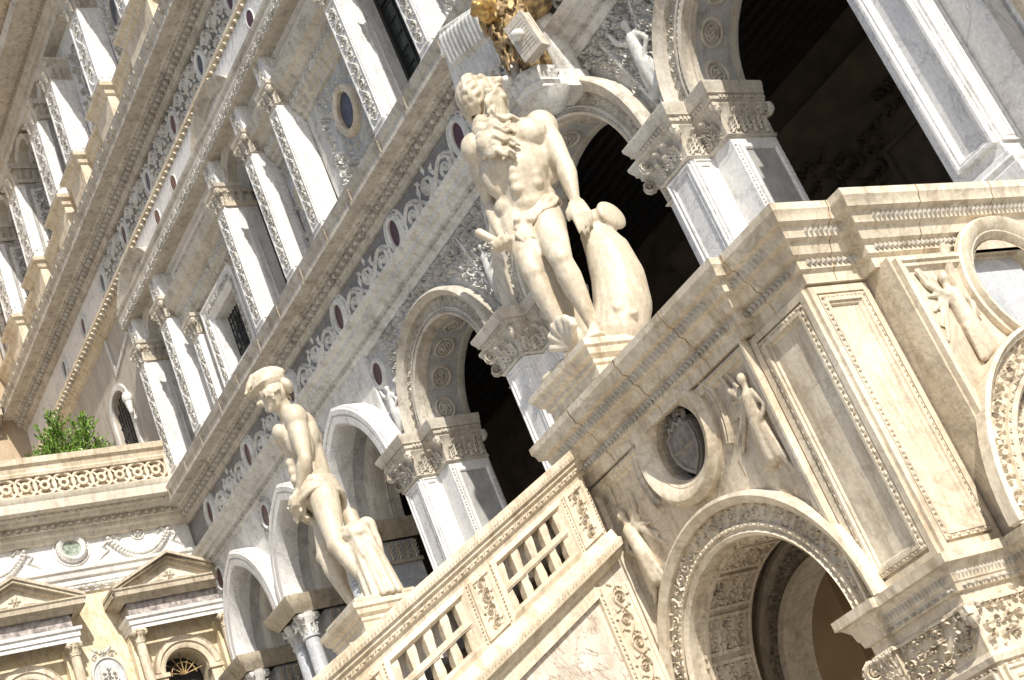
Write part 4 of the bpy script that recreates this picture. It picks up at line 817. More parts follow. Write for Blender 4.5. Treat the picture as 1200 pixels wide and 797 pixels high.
# corner pilasters
for fr, u0, u1, nm in ((FW(8.0), -7.70, -7.01, 'w'), (FS(-7.01), 8.0, 8.60, 's')):
    mb = MB(); mb.box(fr, (u0-.02 if nm == 'w' else u0+.004), u1-.003, 1.86, 4.04, -.3, 0); p = build(mb, 'corner_pilaster', 'cream', LD, 0)
    mb = MB(); a, b = u0+.07, u1-.07
    frame_rect(mb, fr, a, b, 1.98, 3.93, [(0, 0), (0, .028), (-.03, .028), (-.034, .04), (-.058, .04), (-.062, .02), (-.08, .02), (-.09, .002)]); frame_rect(mb, fr, u0+.005, u1-.005, 1.9, 4.0, [(0, 0), (0, .03), (-.055, .03), (-.055, 0)]); build(mb, 'panel_moulding', 'cream', p, 25)
    mb = MB()
    for uu in (a+.02, b-.02): beads(mb, fr.sub(uu, 2.0, pi/2, .028), 1.9, .085, .016, .014)
    for vv in (2.0, 3.91): beads(mb, fr.sub(a, vv, 0, .028), b-a, .085, .016, .014)
    build(mb, 'bead_and_reel', 'creamcarve', p, 0, raw=True)
mb = MB(); mb.box(FW(7.9), -7.735, -7.71, 1.9, 4.03, -.1, 0); build(mb, 'bay_edge', 'cream', LD, 0)
# impost cornice, capitals band and lower storey
IP = [(-7.9, 8.55), (-7.9, 7.92), (-7.72, 7.92), (-7.72, 7.97), (-7.01, 7.97), (-7.01, 8.6), (-6.72, 8.6), (-6.72, 8.66), (-6.68, 8.66), (-6.68, 8.8), (-7.2, 8.8)]
mb = MB(); mb.plan(IP, [(0, 1.52), (.03, 1.52), (.03, 1.54), (.0, 1.56), (0, 1.62), (.03, 1.63), (.04, 1.68), (.05, 1.69), (.06, 1.75), (.1, 1.8), (.13, 1.81), (.13, 1.88), (0, 1.885)]); build(mb, 'impost_cornice', 'cream', LD, 30)
mb = MB()
for (x0, y0), (x1, y1) in zip(IP[2:-2], IP[3:-1]):
    L = sqrt((x1-x0)**2+(y1-y0)**2); U = Vector(((x1-x0)/L, (y1-y0)/L, 0)); W = Vector((U.y, -U.x, 0)); n = int(L/.035)
    for i in range(n): f = Fr(Vector((x0, y0, 1.70))+U*(i*L/max(1, n))+W*.055, U, (0, 0, 1), W+Vector((0, 0, -.5))); mb.leafr(f, .015, 0, pi/2, .09, .012, .02)
    if L > .3: f = Fr(Vector((x0, y0, 1.655))+W*.035, U, (0, 0, 1), W); beads(mb, f, L, .075, .016, .025)
build(mb, 'tongue_moulding', 'tan', LD, 0, raw=True)
mb = MB(); mb.plan(IP[1:-1], [(0, -1.6), (.0, 1.52)]); lp_ = build(mb, 'lower_pier', 'cream', LD, 20)
mb = MB()
mb.curls(FW(7.97), None, -7.7, -7.03, 1.22, 1.56, .115, .05, 0, 11); mb.curls(FS(-7.01), None, 7.99, 8.58, 1.22, 1.56, .115, .05, 0, 12)
for k in range(3): acanthus(mb, FW(7.92), -7.87+.07*k, 1.25, .3, .1, .08)
for k in range(4): acanthus(mb, FS(-7.88+.0), 8.0+.14*k, 1.2, .32, .14, .08)
volute(mb, -7.93, 7.88, 1.45, -1, -1, .07); volute(mb, -6.98, 7.93, 1.45, 1, -1, .06)
build(mb, 'capital_foliage', 'creamcarve', lp_, 0, raw=True)
mb = MB(); mb.plan(IP[1:7], [(0, 1.12), (.03, 1.13), (.04, 1.17), (.02, 1.2), (0, 1.21)])
frame_rect(mb, FW(7.97), -7.66, -7.07, -.9, 1.06, PANEL); frame_rect(mb, FS(-7.01), 8.04, 8.56, -.9, 1.06, PANEL); build(mb, 'panel_frame', 'cream', lp_, 25)
mb = MB()
beads(mb, FW(7.97).sub(-7.68, 1.1), .66, .08, .016, .03); beads(mb, FS(-7.01).sub(8.0, 1.1), .56, .08, .016, .03)
mb.curls(FS(-7.01), None, 8.1, 8.5, .2, 1.0, .16, .09, 0, 21); mb.curls(FW(7.97), None, -7.6, -7.13, .2, 1.0, .13, .05, 0, 22); build(mb, 'trophy_relief', 'creamcarve', lp_, 0, raw=True)
# respond on the left side of the west arch
mb = MB(); mb.bbox(-10.16, -9.86, 7.93, 8.55, -1.6, 1.5); mb.plan([(-10.16, 7.92), (-9.86, 7.92), (-9.86, 8.55)], [(0, 1.5), (.04, 1.55), (.04, 1.6), (.08, 1.7), (.1, 1.8), (.1, 1.88), (0, 1.882)]); build(mb, 'arch_respond', 'cream', LD, 20)
# inner arch and vault seen through the west arch
mb = MB(); mb.plate(FW(9.4), [(-11.6, -1.6), (-7.4, -1.6), (-7.4, 4.0), (-11.6, 4.0)], [hole_arch(-9.5, 1.88, .9, -1.58)], -.1, 0); build(mb, 'inner_wall', 'cream', LD, 30)
mb = MB(); mb.sweep(FW(9.4), arc(-9.5, 1.88, .9, 0, pi, 40), [(0, -.3), (0, .05), (.04, .08), (.07, .05), (.08, .02), (.22, .02), (.23, .07), (.26, .09), (.3, .09), (.3, 0)]); ia = build(mb, 'inner_archivolt', 'cream', LD, 30)
mb = MB()
for i in range(34): t = (i+.5)*pi/34; f = FW(9.4).sub(-9.5+1.05*cos(t), 1.88+1.05*sin(t), t+pi/2, .02); mb.spiral(f, 0, 0, .06, i*2, (-1)**i, .04, 0, 1.0, 8, .3); mb.leafr(f, .05, .03, 1, .07, .02, .03)
build(mb, 'archivolt_foliage', 'creamcarve', ia, 0, raw=True)
mb = MB(); mb.bbox(-17.3, -7.4, 11.5, 11.9, -1.6, 4.1); mb.bbox(-17.3, -7.3, 8.6, 11.9, 3.9, 4.1); mb.bbox(-12, -11.6, 8.6, 11.5, -1.6, 4.0); build(mb, 'vault', 'vault', LD, 0)
mb = MB(); mb.bbox(-17.38, -6.9, 8.6, 12.05, 4.1, 4.25); mb.bbox(-10.02, -6.95, 8.0, 12.0, 4.26, 4.565); mb.bbox(-17.38, -14.96, 8.0, 12.0, 4.26, 4.565); mb.bbox(-14.96, -10.33, 7.9, 8.6, 4.1, 4.249); build(mb, 'landing_floor', 'white', LD, 0)
mb = MB(); mb.bbox(-17.4, -15.0, 7.97, 8.4, -1.6, 4.04); build(mb, 'north_bay_wall', 'creamcarve', LD, 0)
# ================================================================ stair flight
SF = thing('stair_flight', 'marble flight of steps with sloping openwork balustrade and carved posts, rising to the landing', 'staircase', (-12.5, 2, -1.6))
K = .487
def SX(X): return Fr((X, 0, 0), (0, 1, K), (0, 0, 1), (1, 0, 0))
def flight(X, sgn, vis):
    F = Fr((X, 0, 0), (0, 1, K), (0, 0, 1), (sgn, 0, 0)); ya, yb = (-2.0, 7.86)
    def v(t): return t
    mb = MB()
    prof = [(.30, .16), (.40, .16), (.42, .12), (.46, .12), (.48, .17), (.53, .17), (.54, .12)]
    def run(u0, u1, pr): # pr: (v, w) polyline swept along u, closed behind
        vs = [F.p(u, a, b) for u in (u0, u1) for a, b in pr]; k = len(pr); mb.add(vs, [(i, (i+1) % k, (i+1) % k+k, i+k) for i in range(k)]); mb.add(vs[:k], [tuple(range(k))]); mb.add(vs[k:], [tuple(range(k))])
    run(ya, yb, [(.29, -.16), (.29, .05), (.33, .06), (.35, .09), (.40, .1), (.42, .13), (.45, .13), (.46, .16), (.50, .17), (.545, .17), (.545, -.2)])
    rail = build(mb, 'handrail', 'cream', SF, 25)
    mb = MB(); run(ya, yb, [(-.50, -.2), (-.50, .05), (-.47, .09), (-.44, .1), (-.42, .15), (-.36, .16), (-.34, .12), (-.30, .1), (-.25, .08), (-.25, -.16)]); base = build(mb, 'base_moulding', 'cream', SF, 25)
    mb = MB()
    beads(mb, F.sub(ya, .375, 0, .095), yb-ya, .075, .014, .016) if vis else None
    if vis:
        n = int((yb-ya)/.035)
        for i in range(n):
            u = ya+(i+.5)*(yb-ya)/n; mb.leafr(F, u, -.41, pi/2, .06, .012, .02, .15); mb.leafr(F, u, .465, pi/2, .05, .011, .015, .165)
        build(mb, 'bead_and_tongue', 'creamcarve', rail, 0, raw=True)
    per = 1.19; Y = 7.66
    i = 0
    while Y > ya+.5:
        # post centred at Y
        mb = MB(); mb.box(F, Y-.155, Y+.155, -.25, .29, -.14, .055); mb.sweep(F, [(Y-.12, -.22), (Y+.12, -.22), (Y+.12, .27), (Y-.12, .27)], [(0, .055), (0, .075), (-.03, .075), (-.04, .055)], True); ps = build(mb, 'post', 'cream', SF, 0)
        if vis and Y > 3.5:
            mb = MB(); mb.scroll(F.sub(Y, -.2, pi/2, .056), .46, .07, .03, 0, .13, i)
            for dv in (-.14, .14): beads(mb, Fr(F.p(Y+dv, -.24, .056), F.V, -F.U, F.W), .5, .06, .012, .014)
            build(mb, 'carved_scroll', 'creamcarve', ps, 0, raw=True)
        a, b = Y-per+.155, Y-.155
        if vis:
            mb = MB(); mb.sweep(F, [(a+.02, -.22), (b-.02, -.22), (b-.02, .26), (a+.02, .26)], [(.03, -.1), (.03, .05), (-.02, .07), (-.035, .05), (-.05, .02), (-.05, -.1)], True); build(mb, 'panel_frame', 'cream', SF, 25)
        mb = MB(); mb.box(F, a, b, -.015, .05, -.05, .045); mb.box(F, a, b, .0, .035, .045, .055); rl = build(mb, 'middle_rail', 'cream', SF, 0)
        mb = MB(); nb = 5
        for k in range(nb):
            u = a+.085+(b-a-.17)*k/(nb-1)
            for v0, v1 in ((-.25, -.015), (.05, .29)):
                vm = (v0+v1)/2; hw = (.028, .048, .028)
                for (va, wa), (vb, wb) in (((v0, .034), (vm, .042)), ((vm, .042), (v1, .034))):
                    vs = [F.p(u+s1*ww, vv, s2*ww*.9) for vv, ww in ((va, wa), (vb, wb)) for s1, s2 in ((-1, -1), (1, -1), (1, 1), (-1, 1))]
                    mb.add(vs, [(0, 1, 5, 4), (1, 2, 6, 5), (2, 3, 7, 6), (3, 0, 4, 7)])
        build(mb, 'baluster_row', 'cream', SF, 0)
        Y -= per; i += 1
    # side wall below
    mb = MB(); u0, u1 = ya, yb
    vs = [Vector((X+q*sgn, y, z)) for q in (-.2, .0) for y, z in ((u0, -1.6), (u1, -1.6), (u1, K*u1-.5), (u0, K*u0-.5))]; mb.add(vs, [(0, 1, 2, 3), (4, 5, 6, 7), (0, 1, 5, 4), (1, 2, 6, 5), (2, 3, 7, 6), (3, 0, 4, 7)])
    sw = build(mb, 'side_wall', 'breccia', SF, 0)
    if vis:
        f = Fr((X, 0, 0), (0, 1, 0), (0, 0, 1), (1, 0, 0)); mb = MB(); mb.box(f, 7.50, 7.84, -1.6, 3.12, 0, .04); mb.box(f, 7.53, 7.55, -1.6, 3.1, .04, .055); mb.box(f, 7.79, 7.81, -1.6, 3.1, .04, .055)
        mb.add([F.p(u, v_, w_) for w_ in (.0, .045) for u in (ya, 7.5) for v_ in (-.62, -.5)], [(0, 1, 3, 2), (4, 5, 7, 6), (0, 1, 5, 4), (2, 3, 7, 6), (0, 2, 6, 4), (1, 3, 7, 5)]); pe = build(mb, 'end_pilaster', 'cream', sw, 0)
        mb = MB(); mb.scroll(f.sub(7.67, -1.5, pi/2, .04), 4.6, .105, .03); beads(mb, f.sub(7.525, -1.5, pi/2, .04), 4.55, .08, .014, .015); build(mb, 'scroll_band', 'creamcarve', pe, 0, raw=True)
flight(-10.05, 1, True); flight(-14.75, -1, False)
mb = MB()
for i in range(36):
    y = 7.8-i*.33; z = 4.2-i*.16; mb.bbox(-14.6, -10.2, y-.33, y+.02, -1.6 if i > 30 else z-.5, z)
build(mb, 'steps', 'white', SF, 0)
# ================================================================ pedestals
def pedestal(x0, x1, y0, y1, z0, z1, lab):
    t = thing('statue_pedestal', lab, 'pedestal', ((x0+x1)/2, (y0+y1)/2, z0), 'statue pedestals on the landing')
    mb = MB(); P = [(x0+.12, y1-.12), (x0+.12, y0+.12), (x1-.12, y0+.12), (x1-.12, y1-.12)]
    mb.plan(P, [(.02, z0), (.1, z0), (.1, z0+.05), (.05, z0+.08), (0, z0+.1), (0, z1-.24), (.02, z1-.22), (.04, z1-.2), (.04, z1-.16), (.08, z1-.13), (.1, z1-.07), (.12, z1-.06), (.12, z1), (0, z1)], True); mb.bbox(x0+.1, x1-.1, y0+.1, y1-.1, z0+.05, z1-.001); b = build(mb, 'plinth_block', 'cream', t, 20)
    mb = MB(); L = x1-x0-.24; mb.scroll(FW(y0+.12).sub(x0+.12, z0+.17+(z1-z0-.5)/2), L, (z1-z0-.36)/2, .03, 0, .16)
    mb.scroll(FS(x1-.12).sub(y0+.14, z0+.17+(z1-z0-.5)/2), y1-y0-.28, (z1-z0-.36)/2, .03, 0, .16)
    n = 22
    for i in range(n): mb.leafr(FW(y0+.05), x0+.06+i*(L+.1)/n, z1-.14, pi/2, .07, .014, .02); mb.leafr(FS(x1-.05), y0+.08+i*(y1-y0-.16)/n, z1-.14, pi/2, .07, .012, .02)
    build(mb, 'carved_panel', 'creamcarve', b, 0, raw=True); return t
pedestal(-10.36, -9.33, 7.88, 8.85, 4.57, 5.06, 'carved square pedestal with leaf mouldings under the bearded statue, on the landing cornice')
pedestal(-16.0, -14.94, 8.0, 8.95, 4.57, 5.09, 'carved square pedestal under the helmeted statue, left behind the stair balustrade')
# ================================================================ statues
class Body:
    def __init__(s, L, F): s.L = Vector(L).normalized(); s.F = Vector(F).normalized(); s.m = MB()
    def o(s, c, l=0, f=0, z=0): return Vector(c)+s.L*l+s.F*f+Vector((0, 0, z))
    def e(s, c, r, l=0, f=0, z=0, tz=(0, 0, 1)): s.m.ell(s.o(c, l, f, z), r, s.L, tz)
    def c(s, a, b, ra, rb): s.m.caps(a, b, ra, rb)
def limb(B, a, b, ra, rm, rb, bulge=.4):       # tapered limb with a muscle belly
    a, b = Vector(a), Vector(b); m = a.lerp(b, bulge); B.c(a, m, ra, rm); B.c(m, b, rm, rb)
def hand(B, w, d, palm, spread, curl, k=1.0, thumb=1):
    """w wrist, d direction of the fingers, palm normal, spread axis"""
    w = Vector(w); d = Vector(d).normalized(); n = Vector(palm).normalized(); s = Vector(spread).normalized()
    for i in range(4):
        q = (i-1.5)*.042*k; r = w+s*q*.7+d*.03*k; kn = w+s*q*1.15+d*.16*k; B.c(r, kn, .034*k, .028*k)
        L = (.075, .085, .08, .06)[i]*k; c = curl+.07*i; u = (d*cos(c)+n*sin(c)); p1 = kn+u*L; u2 = d*cos(c*2)+n*sin(c*2); p2 = p1+u2*L*.75; u3 = d*cos(c*2.7)+n*sin(c*2.7)
        B.c(kn, p1, .025*k, .022*k); B.c(p1, p2, .021*k, .019*k); B.c(p2, p2+u3*L*.5, .018*k, .014*k)
    t0 = w+s*thumb*.05*k+d*.04*k; t1 = t0+(d*.7+s*thumb*.7+n*.2).normalized()*.08*k; B.c(t0, t1, .028*k, .024*k); B.c(t1, t1+(d+n*.5).normalized()*.07*k, .022*k, .016*k)
def torso(B, C, P, k):           # C chest centre, P pelvis centre, k scale (1 = 3 m figure)
    C = Vector(C); P = Vector(P); e = B.e
    e(C, (.30*k, .20*k, .31*k)); e(C, (.27*k, .15*k, .2*k), 0, -.04*k, .12*k)
    for s in (-1, 1):
        e(C, (.15*k, .085*k, .115*k), s*.145*k, .165*k, .11*k)              # pectorals
        e(C, (.10*k, .10*k, .22*k), s*.22*k, -.03*k, -.08*k)             # lats
        e(C, (.13*k, .09*k, .2*k), s*.11*k, -.13*k, .08*k)               # shoulder blades
        e(C, (.12*k, .08*k, .09*k), s*.17*k, -.02*k, .27*k)              # trapezius
        e(P, (.13*k, .13*k, .15*k), s*.11*k, -.1*k, -.03*k)              # glutes
        e(P, (.09*k, .1*k, .1*k), s*.17*k, .03*k, .12*k)                 # hips
        for i in range(0): B.m.ell(C+B.L*s*.19*k+B.F*(.09*k)+Vector((0, 0, (-.08-.055*i)*k)), (.05*k, .07*k, .022*k), B.L, (0, 0, 1))
    mid = C.lerp(P, .55); B.c(C-Vector((0, 0, .12*k)), P+Vector((0, 0, .05*k)), .2*k, .19*k); e(mid, (.22*k, .16*k, .2*k)); e(P, (.25*k, .18*k, .19*k))
    for i, t in enumerate((.34, .5, .66)):
        q = C.lerp(P, t)
        for s in (-1, 1): B.m.ell(q+B.L*s*.075*k+B.F*.172*k, (.062*k, .045*k, .055*k), B.L, (0, 0, 1))
    e(C.lerp(P, .86), (.12*k, .07*k, .1*k), 0, .13*k, 0)
def leg(B, h, kn, an, toe, k):
    h, kn, an, toe = map(Vector, (h, kn, an, toe)); limb(B, h, kn, .155*k, .14*k, .092*k, .35)
    B.m.ell(h.lerp(kn, .45)+B.F*.05*k, (.1*k, .08*k, .26*k), B.L, (h-kn)); B.m.ell(kn+B.F*.05*k, (.062*k, .05*k, .07*k), B.L, (0, 0, 1))
    for s in (-1, 1): B.m.ell(kn+B.L*s*.055*k+B.F*.03*k+(h-kn).normalized()*.1*k, (.04*k, .045*k, .075*k), B.L, (0, 0, 1))
    limb(B, kn, an, .085*k, .098*k, .052*k, .28); B.m.ell(kn.lerp(an, .3)-B.F*.045*k, (.08*k, .07*k, .19*k), B.L, (kn-an))
    d = (toe-an); d.z = 0; d.normalize(); z = toe.z; B.c(an, Vector((an.x, an.y, z+.05*k))-d*.05*k, .05*k, .055*k); B.c(Vector((an.x, an.y, z+.1*k)), toe-d*.06*k+Vector((0, 0, .02*k)), .055*k, .045*k)
    sd_ = Vector((-d.y, d.x, 0))
    for i in range(5): q = toe-d*.05*k+sd_*(i-2)*.03*k; B.c(q-d*.08*k, q+d*(.05-.012*abs(i-1))*k, .028*k, .02*k)
def arm(B, sh, el, wr, k):
    sh, el, wr = map(Vector, (sh, el, wr)); B.m.ell(sh, (.135*k, .125*k, .15*k), B.L, (0, 0, 1)); limb(B, sh, el, .105*k, .1*k, .066*k, .45)
    B.m.ell(sh.lerp(el, .5)+B.F*.03*k, (.06*k, .07*k, .13*k), B.L, (sh-el)); limb(B, el, wr, .07*k, .078*k, .04*k, .25)
def face(B, H, Fd, k):           # head with face looking along Fd
    H = Vector(H); F = Vector(Fd).normalized(); S_ = Vector((0, 0, 1)).cross(F).normalized(); U = F.cross(S_)*1
    U = F.cross(S_) if F.cross(S_).z > 0 else -F.cross(S_)
    p = lambda s, f, u: H+S_*s*k+F*f*k+U*u*k
    m = B.m; m.ell(H, (.15*k, .165*k, .19*k), S_, U); m.ell(p(0, .05, -.1), (.105*k, .11*k, .13*k), S_, U)
    m.caps(p(0, .165, .03), p(0, .215, -.045), .022*k, .034*k); m.caps(p(-.02, .19, -.05), p(.02, .19, -.05), .026*k, .026*k)
    m.caps(p(-.085, .135, .055), p(.085, .135, .055), .03*k, .03*k)
    for s in (-1, 1):
        m.ell(p(s*.06, .142, .012), (.03*k, .02*k, .018*k), S_, U); m.ell(p(s*.075, .11, -.055), (.045*k, .045*k, .045*k), S_, U)
        m.ell(p(s*.15, -.0, -.01), (.018*k, .04*k, .055*k), S_, U)
    m.caps(p(-.035, .165, -.1), p(.035, .165, -.1), .017*k, .017*k); m.caps(p(-.028, .16, -.125), p(.028, .16, -.125), .018*k, .018*k); m.ell(p(0, .13, -.175), (.05*k, .045*k, .04*k), S_, U)
    return p
def wavy(m, a, b, amp, side, r0, r1, waves, n=16, sag=None):
    a, b = Vector(a), Vector(b); side = Vector(side).normalized(); pts = []
    for i in range(n+1):
        t = i/n; q = a.lerp(b, t)+side*amp*sin(t*waves*2*pi)
        if sag is not None: q = q+Vector(sag)*sin(pi*t)
        pts.append(q)
    for i in range(n): m.caps(pts[i], pts[i+1], r0+(r1-r0)*i/n, r0+(r1-r0)*(i+1)/n, 8)
rg = random.Random(7)
# ---------------------------------------------------------------- bearded statue
NT = thing('bearded_statue', 'larger marble statue of a bearded man in a loincloth, hand resting on a dolphin', 'statue', (-9.8, 8.35, 5.06))
B = Body((.40, .917, 0), (.917, -.40, 0))
C_, P_ = (-9.68, 8.32, 7.22), (-9.83, 8.33, 6.66)
torso(B, C_, P_, 1.17)
shL, shR = (-9.50, 8.62, 7.44), (-9.80, 8.04, 7.44)
elL, wrL = (-9.40, 8.60, 6.93), (-9.37, 8.50, 6.50)
elR, wrR = (-10.06, 8.15, 6.98), (-9.93, 8.0, 6.5)
arm(B, shL, elL, wrL, 1.22); arm(B, shR, elR, wrR, 1.1)
leg(B, (-9.78, 8.44, 6.62), (-9.44, 8.12, 5.93), (-9.55, 8.24, 5.32), (-9.42, 8.05, 5.13), 1.16)
leg(B, (-9.88, 8.20, 6.62), (-9.74, 8.02, 5.99), (-9.80, 8.12, 5.36), (-9.66, 8.0, 5.13), 1.14)
hand(B, wrL, (.12, -.1, -1), (-.9, .3, 0), (.3, .9, 0), .12, 1.05, -1)
hand(B, wrR, (.45, -.35, -.7), (.2, -.5, .8), (.5, .6, .2), .6, 1.05, -1)
B.c((-9.66, 8.33, 7.5), (-9.69, 8.28, 7.85), .12, .11)
Hn = Vector((-9.70, 8.24, 7.97)); FN = Vector((.85, .48, .30)); pf = face(B, Hn, FN, 1.2)
bd = build(remesh(B.m, .017, 3), 'body', 'statue', NT, 60)
m = MB(); FU = FN.normalized(); SN = Vector((0, 0, 1)).cross(FU).normalized()
for i in range(90):                    # wavy swept-back locks
    a_ = i*2.39996; zz = .78-(i+.5)/90*1.33; rr_ = sqrt(max(0, 1-zz*zz)); n_ = FU*(rr_*cos(a_))+SN*(rr_*sin(a_))+Vector((0, 0, zz))
    if n_.dot(FU) > .45 and zz < .72: continue
    q = FU*(n_.dot(FU)*.18)+SN*(n_.dot(SN)*.175)+Vector((0, 0, zz*.215)); dr = (-FU*.7+Vector((0, 0, -.75)))
    if abs(dr.normalized().dot(n_)) > .8: continue
    dr = (dr-n_*dr.dot(n_)).normalized()
    wavy(m, Hn+q, Hn+q*.97+dr*(.11 if zz > .45 else .16), .014, n_.cross(dr), .036, .022, 1.4, 10, n_*.022)
m.ell(Hn-FU*.03+Vector((0, 0, .045)), (.195, .195, .205)); build(remesh(m, .0125, 1), 'hair', 'statue', bd, 60)
m = MB(); A_, B_, C2, D_ = Vector((-9.74, 8.14, 7.74)), Vector((-9.69, 8.0, 7.26)), Vector((-9.43, 8.38, 7.56)), Vector((-9.46, 8.12, 7.06))
for i in range(20):                    # long waving beard swept across the chest
    t = i/19; a = A_.lerp(B_, t)+Vector((.04, -.05, 0))*sin(t*3)+Vector((rg.uniform(-.02, .02),)*3); b = C2.lerp(D_, t)+Vector((rg.uniform(-.05, .03), rg.uniform(-.09, .03), rg.uniform(-.03, .03)))
    wavy(m, a, b, .022, (0, 0, 1), .030+.006*(i % 2), .015, 2.4+.5*rg.random(), 26, Vector((.05+.03*(i % 2), -.035-.02*(i % 2), .0)))
for i in range(9): s = (i-4)/4; wavy(m, pf(.12*s, .13-.03*abs(s), -.12), pf(.12*s, .1, -.12)+Vector((-.03, -.07, -.22)), .02, SN, .04, .025, 1.4, 9)
for s in (-1, 1): wavy(m, pf(.01*s, .185, -.078), pf(.13*s, .11, -.17), .012, (0, 0, 1), .026, .014, 1, 8)
m.caps(pf(0, .07, -.14), (-9.62, 8.16, 7.45), .10, .12, 12)
for i in range(8): s = (i-3.5)/3.5; wavy(m, pf(.12*s, .15-.04*abs(s), -.13), pf(.10*s, .11, -.13)+Vector((-.0, -.06, -.34+.08*abs(s))), .02, SN, .036, .02, 2, 14)
build(remesh(m, .0095, 1), 'beard', 'statue', bd, 60)
m = MB(); Pq = Vector(P_)              # twisted loincloth
for j in range(3):
    pts = []
    for i in range(33):
        a = 2*pi*i/32; pts.append(Pq+B.L*(.288+.012*j)*cos(a)+B.F*(.215+.012*j)*sin(a)+Vector((0, 0, .02-.05*j+.14*cos(a)-.05*max(0, sin(a))+.018*sin(a*7+j*2))))
    for i in range(32): m.caps(pts[i], pts[i+1], .026, .026, 8)
kn = Pq-B.L*.15+B.F*.22+Vector((0, 0, -.14))
for i in range(9): wavy(m, kn, kn+B.L*(-.10+.02*i)+Vector((0, 0, -.13-.04*(i % 3)))+B.F*.02, .02, B.L, .032, .02, .8, 7)
for i in range(9): m.ell(kn+Vector((rg.uniform(-.06, .06), rg.uniform(-.06, .06), rg.uniform(-.07, .07))), (.045, .04, .035))
build(remesh(m, .015, 2), 'loincloth', 'statue', NT, 60)
m = MB()                               # dolphin standing on its head beside the leg
sp = [((-9.52, 8.66, 6.42), .09), ((-9.50, 8.68, 6.2), .15), ((-9.46, 8.68, 5.95), .21), ((-9.44, 8.64, 5.68), .245), ((-9.45, 8.56, 5.40), .262), ((-9.50, 8.46, 5.2), .25)]
for (a, ra), (b, rb) in zip(sp[:-1], sp[1:]): m.caps(a, b, ra, rb, 20)
m.ell((-9.34, 8.80, 6.30), (.06, .17, .14), (1, .2, 0), (0, .5, .8)); m.ell((-9.42, 8.7, 6.32), (.1, .12, .1))
m.ell((-9.30, 8.36, 5.30), (.05, .05, .05)); m.caps((-9.42, 8.33, 5.22), (-9.22, 8.45, 5.2), .035, .03)
dp = build(remesh(m, .014, 2), 'dolphin', 'statue', NT, 60)
m = MB()
for i in range(11):                    # ribbed shell in front of the foot
    a = -1.3+2.6*i/10; m.caps((-9.62, 7.97, 5.14), (-9.62+.2*sin(a), 7.93+.02*(i % 2), 5.2+.2*cos(a)), .025, .04, 10)
m.ell((-9.62, 8.02, 5.2), (.15, .07, .13)); build(remesh(m, .013, 1), 'shell', 'statue', NT, 60)
m = MB(); m.bbox(-10.2, -9.42, 7.98, 8.78, 5.061, 5.12)
for i in range(14): m.ell((rg.uniform(-10.15, -9.45), rg.uniform(8.02, 8.75), 5.12), (.1, .1, .05))
build(remesh(m, .02, 2), 'rocky_base', 'statue', NT, 60)
m = MB(); m.caps((-9.97, 8.5, 5.12), (-9.92, 8.42, 6.4), .16, .1); m.caps((-10.0, 8.3, 5.1), (-9.95, 8.4, 6.0), .09, .06); build(remesh(m, .02, 3), 'tree_stump', 'statue', NT, 60)
m = MB(); m.caps((-9.93, 7.93, 6.47), (-9.99, 7.83, 6.62), .036, .045, 12); build(m, 'broken_shaft', 'statue', NT, 50)
# ---------------------------------------------------------------- helmeted statue
MT = thing('helmeted_statue', 'smaller marble statue of a young man in a plumed helmet with bowed head', 'statue', (-15.5, 8.45, 5.09))
B = Body((.86, -.5, 0), (-.5, -.86, 0))
C_, P_ = (-15.76, 8.50, 7.50), (-15.76, 8.48, 6.80)
torso(B, C_, P_, 1.2)
shN, shF = (-15.47, 8.38, 7.72), (-16.1, 8.74, 7.74); elN, wrN = (-15.43, 8.30, 7.14), (-15.64, 8.20, 6.84)
arm(B, shN, elN, wrN, 1.22); arm(B, shF, (-16.12, 8.8, 7.2), (-16.0, 8.5, 6.9), 1.1)
hand(B, wrN, (-.35, -.12, -.9), (-.6, -.2, .3), (.3, -.9, .1), .6, 1.15, 1)
leg(B, (-15.56, 8.44, 6.68), (-15.36, 8.28, 5.97), (-15.20, 8.44, 5.34), (-15.32, 8.22, 5.18), 1.2)
leg(B, (-15.88, 8.6, 6.68), (-15.86, 8.36, 6.04), (-15.72, 8.40, 5.38), (-15.84, 8.2, 5.18), 1.16)
B.c((-15.72, 8.46, 7.75), (-15.62, 8.34, 8.05), .12, .1)
Hm = Vector((-15.60, 8.27, 8.17)); FM = Vector((-.47, -.88, -.22)); pf = face(B, Hm, FM, 1.02)
bd = build(remesh(B.m, .018, 3), 'body', 'statue', MT, 60)
m = MB(); c = pf(0, -.02, .07); Sm = Vector((0, 0, 1)).cross(FM).normalized(); Fm = FM.normalized(); Um = (Fm.cross(Sm)); Um = Um if Um.z > 0 else -Um
m.ell(c+Um*.07, (.195, .225, .15), Sm, Um); m.ell(pf(0, .04, .11), (.21, .235, .028), Sm, Um); m.ell(pf(0, .21, .115), (.10, .08, .02), Sm, Um); m.ell(pf(0, -.19, -.02), (.13, .07, .1), Sm, Um)
for i in range(12): t = 2*pi*i/12; m.ell(pf(.19*cos(t), .03+.22*sin(t), .11), (.02, .02, .02), Sm, Um)
hm = build(remesh(m, .014, 2), 'helmet', 'statue', MT, 60)
m = MB()
for i in range(15):
    t = i/14; a = .55+2.3*t; q = pf(0, .20*cos(a)*1.1, .13+.175*sin(a)); m.ell(q, (.05, .06, .05), Sm, Um)
for i in range(10): q = pf(.04*(i % 3-1), .08+.012*i, .33-.012*i*1.2); wavy(m, q, q+Fm*.11+Um*(-.07), .012, Sm, .035, .02, 1, 6)
build(remesh(m, .013, 1), 'plume', 'statue', hm, 60)
m = MB()
for i in range(16): a = pi*.15+i/15*pi*.9; q = pf(.15*cos(a)*1.1, -.05+.1*sin(a*2), -.02-.03*(i % 2)); wavy(m, q, q+Vector((.02, .02, -.09)), .012, Sm, .03, .018, 1, 6)
